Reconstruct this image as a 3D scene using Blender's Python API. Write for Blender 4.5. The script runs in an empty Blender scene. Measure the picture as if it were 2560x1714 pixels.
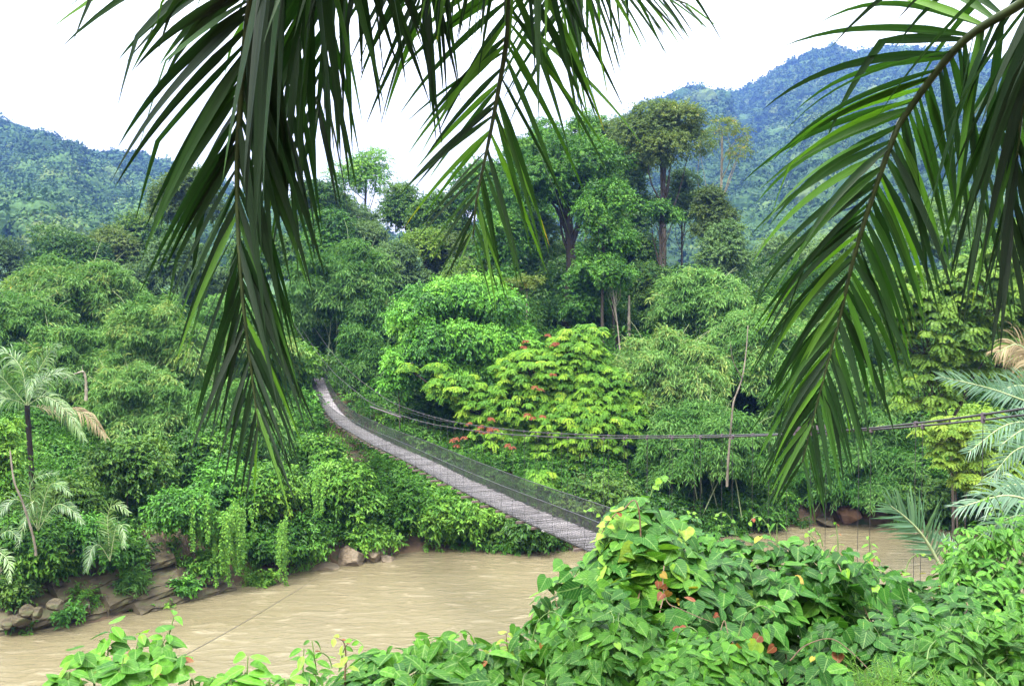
import bpy, math
import numpy as np
from mathutils import Vector

rng = np.random.default_rng(11)
SC = bpy.context.scene
COL = SC.collection
F, CX, CY, HOR, EYE = 900.0, 512.0, 342.5, 310.0, 20.0
PITCH = math.atan((CY - HOR) / F)
R = math.radians


def P(px, py, d):
    """point seen in direction (px, py) at depth d metres"""
    xc = (np.asarray(px, float) - CX) / F
    yc = -(np.asarray(py, float) - CY) / F
    d = np.asarray(d, float)
    c, s = math.cos(PITCH), math.sin(PITCH)
    return np.stack(np.broadcast_arrays(xc * d, d * (c + yc * s), EYE + d * (yc * c - s)), -1)


def unit(a):
    return a / np.maximum(np.linalg.norm(a, axis=-1, keepdims=True), 1e-9)


def tag(o, label=None, cat=None, group=None, kind=None):
    if label: o['label'] = label
    if cat: o['category'] = cat
    if group: o['group'] = group
    if kind: o['kind'] = kind
    return o


def empty(name, loc=(0, 0, 0)):
    o = bpy.data.objects.new(name, None)
    o.empty_display_size = .3
    COL.objects.link(o)
    o.location = tuple(float(v) for v in loc)
    return o


def vnoise(x, y, seed=0):
    """smooth value noise, vectorised"""
    x = np.asarray(x, float); y = np.asarray(y, float)
    xi = np.floor(x).astype(np.int64); yi = np.floor(y).astype(np.int64)
    fx = x - xi; fy = y - yi
    fx = fx * fx * (3 - 2 * fx); fy = fy * fy * (3 - 2 * fy)

    def h(a, b):
        n = (a * 374761393 + b * 668265263 + seed * 982451653) & 0x7fffffff
        n = ((n ^ (n >> 13)) * 1274126177) & 0x7fffffff
        n = n ^ (n >> 16)
        return (n & 0xffff) / 65535.0
    return (h(xi, yi) * (1 - fx) + h(xi + 1, yi) * fx) * (1 - fy) + (h(xi, yi + 1) * (1 - fx) + h(xi + 1, yi + 1) * fx) * fy


def fbm(x, y, seed=0, o=3):
    s, a, t = 0, .5, 0
    for i in range(o):
        s = s + a * vnoise(np.asarray(x) * 2 ** i, np.asarray(y) * 2 ** i, seed + i * 17); t += a; a *= .5
    return s / t * 2 - 1


class MB:
    """collects pieces of geometry and links them as ONE mesh object"""
    def __init__(s):
        s.v, s.f, s.t, s.m, s.u, s.n = [], [], [], [], [], 0

    def add(s, v, f, tint=None, mi=0, uv=None):
        v = np.asarray(v, np.float32).reshape(-1, 3); f = np.asarray(f, np.int64)
        if not len(v) or not len(f): return
        s.v.append(v); s.f.append(f + s.n); s.n += len(v)
        t = np.full(len(f), .5) if tint is None else np.broadcast_to(np.asarray(tint, float), (len(f),))
        s.t.append(t); s.m.append(np.full(len(f), mi, np.int32))
        s.u.append(np.zeros((len(v), 2), np.float32) if uv is None else np.asarray(uv, np.float32))

    def build(s, name, mats, parent=None, smooth=True, origin=None):
        mats = mats if isinstance(mats, (list, tuple)) else [mats]
        me = bpy.data.meshes.new(name)
        v = np.concatenate(s.v)
        if parent is not None:
            v = v - np.array(parent_loc(parent), np.float32)
        elif origin is not None:
            v = v - np.asarray(origin, np.float32)
        lv = np.concatenate([f.ravel() for f in s.f])
        sz = np.concatenate([np.full(len(f), f.shape[1]) for f in s.f])
        st = np.concatenate([[0], np.cumsum(sz)[:-1]])
        me.vertices.add(len(v)); me.vertices.foreach_set('co', v.ravel().astype(np.float32))
        me.loops.add(len(lv)); me.loops.foreach_set('vertex_index', lv.astype(np.int32))
        me.polygons.add(len(st)); me.polygons.foreach_set('loop_start', st.astype(np.int32))
        me.polygons.foreach_set('material_index', np.concatenate(s.m))
        me.polygons.foreach_set('use_smooth', np.full(len(st), smooth))
        a = me.attributes.new('tint', 'FLOAT', 'FACE')
        a.data.foreach_set('value', np.concatenate(s.t).astype(np.float32))
        uvs = np.concatenate(s.u)
        if uvs.any():
            l = me.uv_layers.new(name='UVMap')
            l.data.foreach_set('uv', uvs[lv].ravel().astype(np.float32))
        for m in mats: me.materials.append(m)
        me.update(calc_edges=True)
        o = bpy.data.objects.new(name, me)
        COL.objects.link(o)
        if parent is not None: o.parent = parent
        elif origin is not None: o.location = tuple(float(q) for q in origin)
        return o


def parent_loc(p):
    l = Vector((0, 0, 0))
    while p is not None:
        l = l + p.location; p = p.parent
    return tuple(l)


def tube(mb, pts, rad, sides=6, mi=0, tint=.5):
    pts = np.asarray(pts, float); n = len(pts)
    rad = np.broadcast_to(np.asarray(rad, float), (n,))
    tg = unit(np.gradient(pts, axis=0))
    up = np.array([0, 0, 1.]) if abs(tg[0, 2]) < .9 else np.array([1., 0, 0])
    a = unit(np.cross(tg, up)); b = np.cross(tg, a)
    ang = np.arange(sides) * 2 * math.pi / sides
    ring = a[:, None] * np.cos(ang)[None, :, None] + b[:, None] * np.sin(ang)[None, :, None]
    v = pts[:, None] + ring * rad[:, None, None]
    i, j = np.meshgrid(np.arange(n - 1), np.arange(sides), indexing='ij')
    k = (j + 1) % sides
    f = np.stack([i * sides + j, i * sides + k, (i + 1) * sides + k, (i + 1) * sides + j], -1).reshape(-1, 4)
    mb.add(v.reshape(-1, 3), f, tint, mi)


def curve(ctrl, n=40):
    """Catmull-Rom through control points"""
    c = np.asarray(ctrl, float)
    c = np.concatenate([[2 * c[0] - c[1]], c, [2 * c[-1] - c[-2]]])
    m = len(c) - 3
    t = np.linspace(0, m - 1e-6, n); i = t.astype(int); u = (t - i)[:, None]
    p0, p1, p2, p3 = c[i], c[i + 1], c[i + 2], c[i + 3]
    return .5 * ((2 * p1) + (-p0 + p2) * u + (2 * p0 - 5 * p1 + 4 * p2 - p3) * u ** 2 + (-p0 + 3 * p1 - 3 * p2 + p3) * u ** 3)


def leaves(mb, pos, dr, nr, L, w, tint, fold=.12, droop=.2, mi=0):
    """small leaves of four vertices (two faces, folded along the midrib)"""
    N = len(pos)
    if N == 0: return
    dr = unit(dr); sd = unit(np.cross(dr, nr)); nn = np.cross(sd, dr)
    L = np.broadcast_to(np.asarray(L, float), (N,))[:, None]
    w = np.broadcast_to(np.asarray(w, float), (N,))[:, None]
    v = np.empty((N, 4, 3), np.float32)
    v[:, 0] = pos
    v[:, 1] = pos + dr * L * .42 - sd * L * w * .5 + nn * L * fold
    v[:, 2] = pos + dr * L - nn * L * droop
    v[:, 3] = pos + dr * L * .42 + sd * L * w * .5 + nn * L * fold
    b = np.arange(N)[:, None] * 4
    f = np.concatenate([b + np.array([[0, 2, 1]]), b + np.array([[0, 3, 2]])])
    mb.add(v.reshape(-1, 3), f, np.concatenate([tint, tint]), mi)


def inst(mb, T, TF, UV, pos, X, Y, Z, S, tint, mi=0):
    """copies of a leaf template at positions with axes X, Y, Z"""
    N, m = len(pos), len(T)
    S = np.broadcast_to(np.asarray(S, float), (N,))
    v = pos[:, None] + S[:, None, None] * (T[None, :, 0:1] * X[:, None] + T[None, :, 1:2] * Y[:, None] + T[None, :, 2:3] * Z[:, None])
    for g in TF:
        g = np.asarray(g)
        f = (np.arange(N)[:, None, None] * m + g[None]).reshape(-1, g.shape[1])
        # the first group carries the vertices, later groups re-use them
        if g is TF[0] or True:
            pass
    q = [np.asarray(g) for g in TF]
    base = mb.n
    first = True
    for g in q:
        f = (np.arange(N)[:, None, None] * m + g[None]).reshape(-1, g.shape[1])
        t = np.repeat(tint, len(g))
        if first:
            mb.add(v.reshape(-1, 3), f, t, mi, np.tile(UV, (N, 1)))
            first = False
        else:
            mb.f.append(f + base); mb.t.append(t); mb.m.append(np.full(len(f), mi, np.int32))


# ------------------------------------------------------------------ materials
def new_mat(name):
    m = bpy.data.materials.new(name); m.use_nodes = True
    n = m.node_tree.nodes; n.clear()
    out = n.new('ShaderNodeOutputMaterial')
    return m, n, m.node_tree.links, out


def ramp(n, stops, interp='LINEAR'):
    r = n.new('ShaderNodeValToRGB'); r.color_ramp.interpolation = interp
    e = r.color_ramp.elements
    while len(e) < len(stops): e.new(.5)
    for q, (p, c) in zip(e, stops):
        q.position = p; q.color = (*c, 1) if len(c) == 3 else c
    return r


def leaf_mat(name, stops, rough=.45, trans=.3, spec=.2, veins=False, streak=False):
    m, n, l, out = new_mat(name)
    at = n.new('ShaderNodeAttribute'); at.attribute_name = 'tint'
    r = ramp(n, stops); l.new(at.outputs['Fac'], r.inputs['Fac'])
    col = r.outputs['Color']
    oi = n.new('ShaderNodeObjectInfo')
    mr = n.new('ShaderNodeMapRange'); mr.inputs['To Min'].default_value = .88; mr.inputs['To Max'].default_value = 1.12
    l.new(oi.outputs['Random'], mr.inputs['Value'])
    hs = n.new('ShaderNodeHueSaturation'); l.new(col, hs.inputs['Color']); l.new(mr.outputs['Result'], hs.inputs['Value'])
    col = hs.outputs['Color']
    bump = None
    if veins:
        uv = n.new('ShaderNodeUVMap'); sp = n.new('ShaderNodeSeparateXYZ'); l.new(uv.outputs['UV'], sp.inputs['Vector'])
        ab = n.new('ShaderNodeMath'); ab.operation = 'ABSOLUTE'; l.new(sp.outputs['X'], ab.inputs[0])
        mid = n.new('ShaderNodeMapRange'); mid.inputs['From Min'].default_value = .012; mid.inputs['From Max'].default_value = .035
        mid.inputs['To Min'].default_value = 1; mid.inputs['To Max'].default_value = 0; l.new(ab.outputs[0], mid.inputs['Value'])
        mu = n.new('ShaderNodeMath'); mu.operation = 'MULTIPLY_ADD'; l.new(ab.outputs[0], mu.inputs[0]); mu.inputs[1].default_value = -.9; l.new(sp.outputs['Y'], mu.inputs[2])
        m2 = n.new('ShaderNodeMath'); m2.operation = 'MULTIPLY'; l.new(mu.outputs[0], m2.inputs[0]); m2.inputs[1].default_value = 6.5
        fr = n.new('ShaderNodeMath'); fr.operation = 'PINGPONG'; l.new(m2.outputs[0], fr.inputs[0]); fr.inputs[1].default_value = .5
        sv = n.new('ShaderNodeMapRange'); sv.inputs['From Min'].default_value = .03; sv.inputs['From Max'].default_value = .1
        sv.inputs['To Min'].default_value = .7; sv.inputs['To Max'].default_value = 0; l.new(fr.outputs[0], sv.inputs['Value'])
        mx = n.new('ShaderNodeMath'); mx.operation = 'MAXIMUM'; l.new(mid.outputs['Result'], mx.inputs[0]); l.new(sv.outputs['Result'], mx.inputs[1])
        m3 = n.new('ShaderNodeMath'); m3.operation = 'MULTIPLY'; l.new(mx.outputs[0], m3.inputs[0]); m3.inputs[1].default_value = .4
        mix = n.new('ShaderNodeMixRGB'); l.new(m3.outputs[0], mix.inputs['Fac']); l.new(col, mix.inputs['Color1']); mix.inputs['Color2'].default_value = (.22, .34, .12, 1)
        col = mix.outputs['Color']
        gm = n.new('ShaderNodeNewGeometry'); bn = n.new('ShaderNodeTexNoise'); bn.inputs['Scale'].default_value = 38; bn.inputs['Detail'].default_value = 5
        l.new(gm.outputs['Position'], bn.inputs['Vector'])
        br = ramp(n, [(.3, (.62, .68, .6)), (.5, (1, 1, 1)), (.68, (1.2, 1.12, .9)), (.73, (1.5, .8, .5))]); l.new(bn.outputs['Fac'], br.inputs['Fac'])
        m4 = n.new('ShaderNodeMixRGB'); m4.blend_type = 'MULTIPLY'; m4.inputs['Fac'].default_value = 1
        l.new(col, m4.inputs['Color1']); l.new(br.outputs['Color'], m4.inputs['Color2']); col = m4.outputs['Color']
        bump = n.new('ShaderNodeBump'); bump.inputs['Strength'].default_value = .25; bump.inputs['Distance'].default_value = .004
        l.new(fr.outputs[0], bump.inputs['Height'])
    if streak:
        uv = n.new('ShaderNodeUVMap')
        mp = n.new('ShaderNodeMapping'); mp.inputs['Scale'].default_value = (3.5, .5, 1); l.new(uv.outputs['UV'], mp.inputs['Vector'])
        nz = n.new('ShaderNodeTexNoise'); nz.inputs['Scale'].default_value = 3; l.new(mp.outputs['Vector'], nz.inputs['Vector'])
        rr = ramp(n, [(.3, (.75, .75, .75)), (.7, (1.25, 1.25, 1.25))]); l.new(nz.outputs['Fac'], rr.inputs['Fac'])
        mix = n.new('ShaderNodeMixRGB'); mix.blend_type = 'MULTIPLY'; mix.inputs['Fac'].default_value = 1
        l.new(col, mix.inputs['Color1']); l.new(rr.outputs['Color'], mix.inputs['Color2']); col = mix.outputs['Color']
        bump = n.new('ShaderNodeBump'); bump.inputs['Strength'].default_value = .35; bump.inputs['Distance'].default_value = .004
        l.new(nz.outputs['Fac'], bump.inputs['Height'])
    b = n.new('ShaderNodeBsdfPrincipled'); b.inputs['Roughness'].default_value = rough
    b.inputs['Specular IOR Level'].default_value = spec
    l.new(col, b.inputs['Base Color'])
    if bump: l.new(bump.outputs['Normal'], b.inputs['Normal'])
    t = n.new('ShaderNodeBsdfTranslucent')
    g = n.new('ShaderNodeMixRGB'); g.blend_type = 'MULTIPLY'; g.inputs['Fac'].default_value = 1
    l.new(col, g.inputs['Color1']); g.inputs['Color2'].default_value = (1.25, 1.35, .6, 1)
    l.new(g.outputs['Color'], t.inputs['Color'])
    ms = n.new('ShaderNodeMixShader'); ms.inputs['Fac'].default_value = trans
    l.new(b.outputs['BSDF'], ms.inputs[1]); l.new(t.outputs['BSDF'], ms.inputs[2])
    l.new(ms.outputs['Shader'], out.inputs['Surface'])
    return m


def noise_mat(name, c1, c2, scale=4, rough=.85, bump=.4, bdist=.05, stretch=(1, 1, 1), detail=6, tint=False, spec=.3, c3=None):
    m, n, l, out = new_mat(name)
    tc = n.new('ShaderNodeTexCoord'); mp = n.new('ShaderNodeMapping'); mp.inputs['Scale'].default_value = stretch
    l.new(tc.outputs['Object'], mp.inputs['Vector'])
    nz = n.new('ShaderNodeTexNoise'); nz.inputs['Scale'].default_value = scale; nz.inputs['Detail'].default_value = detail
    l.new(mp.outputs['Vector'], nz.inputs['Vector'])
    st = [(.3, c1), (.7, c2)] if c3 is None else [(.3, c1), (.5, c2), (.68, c3)]
    r = ramp(n, st); l.new(nz.outputs['Fac'], r.inputs['Fac'])
    col = r.outputs['Color']
    if tint:
        at = n.new('ShaderNodeAttribute'); at.attribute_name = 'tint'
        mr = n.new('ShaderNodeMapRange'); mr.inputs['To Min'].default_value = .55; mr.inputs['To Max'].default_value = 1.4
        l.new(at.outputs['Fac'], mr.inputs['Value'])
        hs = n.new('ShaderNodeHueSaturation'); l.new(col, hs.inputs['Color']); l.new(mr.outputs['Result'], hs.inputs['Value']); col = hs.outputs['Color']
    b = n.new('ShaderNodeBsdfPrincipled'); b.inputs['Roughness'].default_value = rough
    b.inputs['Specular IOR Level'].default_value = spec
    l.new(col, b.inputs['Base Color'])
    if bump:
        bp = n.new('ShaderNodeBump'); bp.inputs['Strength'].default_value = bump; bp.inputs['Distance'].default_value = bdist
        l.new(nz.outputs['Fac'], bp.inputs['Height']); l.new(bp.outputs['Normal'], b.inputs['Normal'])
    l.new(b.outputs['BSDF'], out.inputs['Surface'])
    return m


LM = {
    # bright fresh leaves, mid forest green, deep green, grey green, olive, bamboo, flame tree ...
    'bright': leaf_mat('bright_leaf', [(0, (.035, .11, .022)), (.5, (.09, .26, .025)), (1, (.17, .36, .045))], .42, .2),
    'mid': leaf_mat('mid_leaf', [(0, (.018, .062, .008)), (.5, (.055, .158, .018)), (1, (.15, .29, .035))], .45, .2),
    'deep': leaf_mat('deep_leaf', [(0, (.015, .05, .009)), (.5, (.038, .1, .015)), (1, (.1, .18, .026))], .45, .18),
    'grey': leaf_mat('grey_leaf', [(0, (.04, .085, .025)), (.5, (.075, .14, .045)), (1, (.12, .2, .065))], .55, .25),
    'olive': leaf_mat('olive_leaf', [(0, (.045, .08, .022)), (.5, (.085, .135, .03)), (.9, (.14, .18, .04)), (1, (.25, .19, .03))], .5, .3),
    'bamboo': leaf_mat('bamboo_leaf', [(0, (.035, .11, .018)), (.5, (.085, .195, .045)), (.93, (.16, .29, .08)), (1, (.22, .29, .08))], .42, .2),
    'flame': leaf_mat('flame_leaf', [(0, (.04, .12, .015)), (.45, (.085, .21, .022)), (.82, (.19, .34, .03)), (.86, (.24, .34, .035)), (.9, (.36, .26, .02)), (.92, (.36, .26, .02)), (.93, (.2, .055, .03)), (1, (.22, .075, .04))], .45, .35),
    'yellow': leaf_mat('yellow_leaf', [(0, (.06, .13, .02)), (.5, (.13, .23, .03)), (.94, (.22, .31, .04)), (1, (.4, .26, .03))], .45, .3),
    'far': leaf_mat('far_leaf', [(0, (.012, .034, .011)), (.45, (.028, .066, .018)), (.8, (.052, .104, .026)), (1, (.085, .125, .036))], .7, .08, .1),
    'fan': leaf_mat('silver_palm_leaf', [(0, (.04, .1, .055)), (.5, (.07, .15, .085)), (.9, (.11, .2, .11)), (.93, (.35, .3, .06)), (1, (.5, .33, .06))], .35, .25, .6),
    'green_palm': leaf_mat('green_palm_leaf', [(0, (.03, .075, .02)), (.5, (.055, .125, .035)), (.9, (.12, .2, .06)), (.93, (.26, .24, .05)), (1, (.4, .28, .05))], .4, .3, .5),
    'dry': leaf_mat('dry_palm_leaf', [(0, (.12, .09, .05)), (.5, (.2, .16, .095)), (1, (.32, .27, .17))], .7, .2, .2),
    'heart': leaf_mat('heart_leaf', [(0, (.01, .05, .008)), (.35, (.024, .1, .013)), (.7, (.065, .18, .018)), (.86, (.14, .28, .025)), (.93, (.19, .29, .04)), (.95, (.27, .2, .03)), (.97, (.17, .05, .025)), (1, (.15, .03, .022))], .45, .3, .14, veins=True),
    'fresh': leaf_mat('fresh_leaf', [(0, (.02, .085, .015)), (.5, (.045, .15, .014)), (.9, (.1, .28, .028)), (.96, (.16, .31, .035)), (.98, (.24, .08, .035)), (1, (.16, .035, .025))], .45, .35, .14, veins=True),
    'frond': leaf_mat('palm_leaflet', [(0, (.005, .016, .006)), (.5, (.01, .034, .009)), (.75, (.032, .095, .012)), (.87, (.08, .19, .018)), (.95, (.34, .28, .02)), (1, (.24, .13, .03))], .5, .42, .3, streak=True),  # brighter greens paint the glow of light through some leaflets into their colour
}
M_BARK = noise_mat('bark', (.022, .018, .014), (.065, .053, .04), 3, stretch=(1, 1, .25), bdist=.04)
M_DBARK = noise_mat('dark_bark', (.007, .006, .005), (.02, .016, .012), 3, stretch=(1, 1, .25), bdist=.04)
M_PALE = noise_mat('pale_bark', (.11, .095, .07), (.27, .24, .19), 2.5, stretch=(1, 1, .4))
M_PBARK = noise_mat('grey_bark', (.05, .043, .034), (.15, .13, .1), 2.5, stretch=(1, 1, .4))
M_STEM = noise_mat('green_stem', (.06, .12, .03), (.12, .18, .05), 8, .5)
M_RSTEM = noise_mat('red_stem', (.07, .04, .025), (.14, .09, .05), 8, .5)
M_RACHIS = noise_mat('palm_midrib', (.018, .03, .012), (.05, .07, .025), 12, .4, .2, .005)
M_PRACHIS = noise_mat('pale_midrib', (.16, .22, .1), (.28, .33, .17), 8, .5, .2, .01)
M_SOIL = noise_mat('forest_soil', (.03, .022, .014), (.075, .05, .03), 1.2, .95, .7, .12, c3=(.025, .045, .014))
M_HILL = noise_mat('hill_ground', (.016, .045, .014), (.035, .08, .022), .1, .95, .3, .5)
M_ROCK = noise_mat('river_rock', (.014, .012, .007), (.066, .055, .032), 1.3, .75, .8, .12, stretch=(.35, 1, 2.2), detail=9, c3=(.06, .07, .03))
M_WOOD = noise_mat('weathered_plank', (.115, .106, .112), (.245, .23, .24), 3, .75, .4, .01, tint=True)
M_BEAM = noise_mat('dark_beam', (.06, .045, .04), (.13, .1, .09), 4, .8)
M_WIRE = noise_mat('dark_wire', (.01, .01, .011), (.028, .028, .03), 9, .5, .1, .002, spec=.5)
M_MESH = noise_mat('galvanised_wire', (.012, .013, .014), (.035, .037, .04), 9, .45, .1, .002, spec=.5)
M_STEEL = noise_mat('painted_steel', (.06, .045, .055), (.11, .09, .1), 5, .5, .1, .002)


def water_mat():
    m, n, l, out = new_mat('muddy_water')
    tc = n.new('ShaderNodeTexCoord')
    mp = n.new('ShaderNodeMapping'); mp.inputs['Rotation'].default_value = (0, 0, R(-26)); mp.inputs['Scale'].default_value = (.55, 1.5, 1)
    l.new(tc.outputs['Object'], mp.inputs['Vector'])
    a = n.new('ShaderNodeTexNoise'); a.inputs['Scale'].default_value = .9; a.inputs['Detail'].default_value = 7; a.inputs['Roughness'].default_value = .62; a.inputs['Distortion'].default_value = .8
    l.new(mp.outputs['Vector'], a.inputs['Vector'])
    c = n.new('ShaderNodeTexNoise'); c.inputs['Scale'].default_value = .12; c.inputs['Detail'].default_value = 4
    l.new(mp.outputs['Vector'], c.inputs['Vector'])
    r1 = ramp(n, [(.3, (.108, .093, .053)), (.7, (.138, .12, .072))]); l.new(c.outputs['Fac'], r1.inputs['Fac'])
    r2 = ramp(n, [(.55, (0, 0, 0)), (.72, (1, 1, 1))]); l.new(a.outputs['Fac'], r2.inputs['Fac'])
    mx = n.new('ShaderNodeMixRGB'); mf = n.new('ShaderNodeMath'); mf.operation = 'MULTIPLY'; mf.inputs[1].default_value = .5
    l.new(r2.outputs['Color'], mf.inputs[0]); l.new(mf.outputs[0], mx.inputs['Fac'])
    l.new(r1.outputs['Color'], mx.inputs['Color1']); mx.inputs['Color2'].default_value = (.28, .25, .18, 1)  # pale streaks on the ripples: highlights painted into the water colour
    b = n.new('ShaderNodeBsdfPrincipled'); b.inputs['Roughness'].default_value = .16; b.inputs['IOR'].default_value = 1.33
    l.new(mx.outputs['Color'], b.inputs['Base Color'])
    bp = n.new('ShaderNodeBump'); bp.inputs['Strength'].default_value = .5; bp.inputs['Distance'].default_value = .3
    l.new(a.outputs['Fac'], bp.inputs['Height']); l.new(bp.outputs['Normal'], b.inputs['Normal'])
    l.new(b.outputs['BSDF'], out.inputs['Surface'])
    return m


# ------------------------------------------------------------------ terrain
BX = np.array([-400, -150, -60, -40, -31.5, -26.8, -23.6, -19.4, -14.2, -10.3, -6, .7, 7.3, 16.3, 22.6, 31.4, 39, 46, 80, 200, 500])
BY = np.array([-60, 0, 36, 50, 55.4, 57.1, 62, 66.7, 70, 73.2, 75, 74.4, 74, 78, 82, 83.7, 82, 81, 85, 100, 130])


def bank(x):
    return np.interp(x, BX, BY) + .7 * fbm(np.asarray(x) * .25, np.asarray(x) * 0, 5, 2)


def ground(x, y):
    x = np.asarray(x, float); y = np.asarray(y, float)
    s = y - bank(x)
    pl = np.interp(x, [-45, -24, -14, 0], [.62, .62, .78, 1])
    far = np.interp(s, [-8, -1, 0, 2, 10, 22, 34, 60, 110, 260, 3000], [-4, -.8, 0, 1.6, 5.5, 11, 15.2, 16.5, 18, 24, 30])
    far = np.where(far > 0, far * pl, far) + .5 * fbm(x * .12, y * .12, 9, 3) * np.clip(s / 6, 0, 1)
    sh = np.interp(x, [-400, -150, -60, -10, 60], [-150, -80, -25, -2, 4])
    near = np.interp(y - sh * np.clip(y / 20, 0, 1), [-2000, -60, 0, 1.5, 4, 9, 18, 31, 35, 40], [26, 22, 18.4, 18.2, 16.9, 14.5, 8.5, 1.2, -.6, -4])
    shelf = 17.55 - 1.3 * np.clip(y - 6.3, 0, 50) - 3 * np.clip(.9 - x, 0, 50)
    near = np.where((y > 2) & (x > -.5), np.maximum(near, shelf), near)
    near = near + .12 * fbm(x * .7, y * .7, 3, 2)
    return np.maximum(far, near)


def grid_mesh(name, xs, ys, zf, mat, kind='structure'):
    X, Y = np.meshgrid(xs, ys, indexing='ij'); Z = zf(X, Y)
    nx, ny = X.shape
    i, j = np.meshgrid(np.arange(nx - 1), np.arange(ny - 1), indexing='ij')
    f = np.stack([i * ny + j, (i + 1) * ny + j, (i + 1) * ny + j + 1, i * ny + j + 1], -1).reshape(-1, 4)
    mb = MB(); mb.add(np.stack([X, Y, Z], -1).reshape(-1, 3), f)
    return tag(mb.build(name, mat), kind=kind)


xs = np.concatenate([np.linspace(-2400, -130, 26), np.arange(-120, -45, 4), np.arange(-45, 60, .8), np.arange(60, 130, 4), np.linspace(140, 2400, 26)])
ys = np.concatenate([np.linspace(-280, -12, 14), np.arange(-10, 45, .8), np.arange(45, 125, .8), np.arange(125, 330, 8), np.linspace(340, 3200, 24)])
grid_mesh('ground', xs, ys, ground, M_SOIL)
grid_mesh('river', np.linspace(-400, 500, 60), np.linspace(-150, 160, 30), lambda X, Y: X * 0, water_mat())


def make_hill(name, prof, d0, d1, zb, drop, seed, u0, u1, nu, nv, spur):
    pu, pz = zip(*prof)

    def surf(u, v):
        d1u = d1 * (1 + .10 * fbm(u * .006, u * 0, seed, 2))
        d = d0 + (d1u - d0) * v
        zc = EYE + (HOR - (np.interp(u, pu, pz) + drop)) / F * d1u
        vv = np.clip(v, 0, 1)
        z = zb + (zc - zb) * vv ** 1.12
        z = z + spur * (zc - zb) * fbm(u * .016, v * 1.6, seed + 3, 4) * np.minimum(vv * 3, 1) * np.clip((1 - vv) * 3, .0, 1)
        z = z - np.clip(v - 1, 0, 1) * (zc - zb) * 2.2
        z = np.where(v <= .02, np.minimum(z, zb - 3), z)
        return np.stack([(u - CX) / F * d, d, z], -1)
    U, V = np.meshgrid(np.linspace(u0, u1, nu), np.concatenate([np.linspace(0, 1, nv), np.linspace(1.03, 1.22, 5)]), indexing='ij')
    p = surf(U, V); n2 = U.shape[1]
    i, j = np.meshgrid(np.arange(nu - 1), np.arange(n2 - 1), indexing='ij')
    f = np.stack([i * n2 + j, (i + 1) * n2 + j, (i + 1) * n2 + j + 1, i * n2 + j + 1], -1).reshape(-1, 4)
    mb = MB(); mb.add(p.reshape(-1, 3), f)
    tag(mb.build(name, M_HILL), kind='structure')
    return surf


LEFT = [(-260, 70), (-100, 85), (-30, 100), (0, 112), (18, 115), (40, 120), (60, 130), (75, 133), (95, 139), (112, 142), (142, 143), (160, 151), (178, 156), (230, 176), (300, 196), (380, 222), (470, 260), (560, 290)]
RIGHT = [(300, 300), (380, 275), (450, 236), (510, 195), (560, 162), (600, 132), (640, 100), (672, 92), (690, 83), (712, 87), (735, 88), (765, 70), (795, 56), (812, 46), (832, 42), (852, 46), (872, 47), (890, 44), (930, 46), (1024, 60), (1150, 66), (1300, 100)]
hillL = make_hill('hill', LEFT, 330, 1400, 26, 22, 21, -260, 560, 160, 60, .17)
hillR = make_hill('mountain', RIGHT, 520, 2250, 30, 14, 33, 300, 1200, 180, 80, .19)


def forest(name, mat, base, rad, npp, psize, treetint, hgt=1.0, seed=1):
    """a mass of far crowns made of clumps of foliage, one object"""
    g = np.random.default_rng(seed)
    n = len(base); mb = MB()
    k = npp
    th = g.uniform(0, 2 * math.pi, (n, k)); cz = g.uniform(-.25, 1, (n, k)); sr = np.sqrt(np.clip(1 - cz ** 2, 0, 1))
    # a few sub-lobes per crown
    d = np.stack([sr * np.cos(th), sr * np.sin(th), cz], -1)
    lob = g.normal(0, 1, (n, 5, 3)); lob[..., 2] = np.abs(lob[..., 2]); lob = unit(lob)
    li = g.integers(0, 5, (n, k))
    L = np.take_along_axis(lob, li[..., None].repeat(3, -1), 1)
    r = rad[:, None, None]
    hh = np.array([1, 1, 1.15 * hgt])
    rr_ = .78 + .42 * vnoise(th * 1.6 + np.arange(n)[:, None] * 7.3, cz * 2.6 + np.arange(n)[:, None] * 3.1, seed)
    p = base[:, None] + np.stack([0 * rad, 0 * rad, rad * .5 * hgt], -1)[:, None] + d * r * rr_[..., None] * hh
    # the closed body of each crown, so that no ground shows between its leaves
    A_, E_ = 14, 7
    ta, ce = np.meshgrid(np.arange(A_) * 2 * math.pi / A_, np.linspace(-.45, 1, E_), indexing='ij')
    rv = .78 + .42 * vnoise(ta[None] * 1.6 + np.arange(n)[:, None, None] * 7.3, ce[None] * 2.6 + np.arange(n)[:, None, None] * 3.1, seed)
    sr_ = np.sqrt(1 - ce ** 2)
    dv = np.stack([sr_ * np.cos(ta), sr_ * np.sin(ta), ce], -1)
    bv = base[:, None, None] + np.array([0, 0, .5 * hgt]) * rad[:, None, None, None] + dv[None] * (rv * .82 * rad[:, None, None])[..., None] * hh
    ii, jj = np.meshgrid(np.arange(A_), np.arange(E_ - 1), indexing='ij')
    fq = np.stack([ii * E_ + jj, ((ii + 1) % A_) * E_ + jj, ((ii + 1) % A_) * E_ + jj + 1, ii * E_ + jj + 1], -1).reshape(-1, 4)
    mb.add(bv.reshape(-1, 3), (np.arange(n)[:, None, None] * A_ * E_ + fq[None]).reshape(-1, 4), np.repeat(np.clip(treetint, 0, 1), len(fq)))
    nr = unit(d + L * .25 + np.array([0, 0, .2]) + g.normal(0, .13, (n, k, 3)))
    dr = unit(g.normal(0, 1, (n, k, 3)) + np.array([0, 0, -.25]))
    t = np.clip(treetint[:, None] + g.normal(0, .05, (n, k)), 0, 1)
    s = np.clip(psize, rad * .17, rad * .4)[:, None] * g.uniform(.6, 1.4, (n, k))
    leaves(mb, p.reshape(-1, 3), dr.reshape(-1, 3), nr.reshape(-1, 3), s.ravel(), .8, t.ravel(), .02, .03)
    return mb, p


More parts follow.
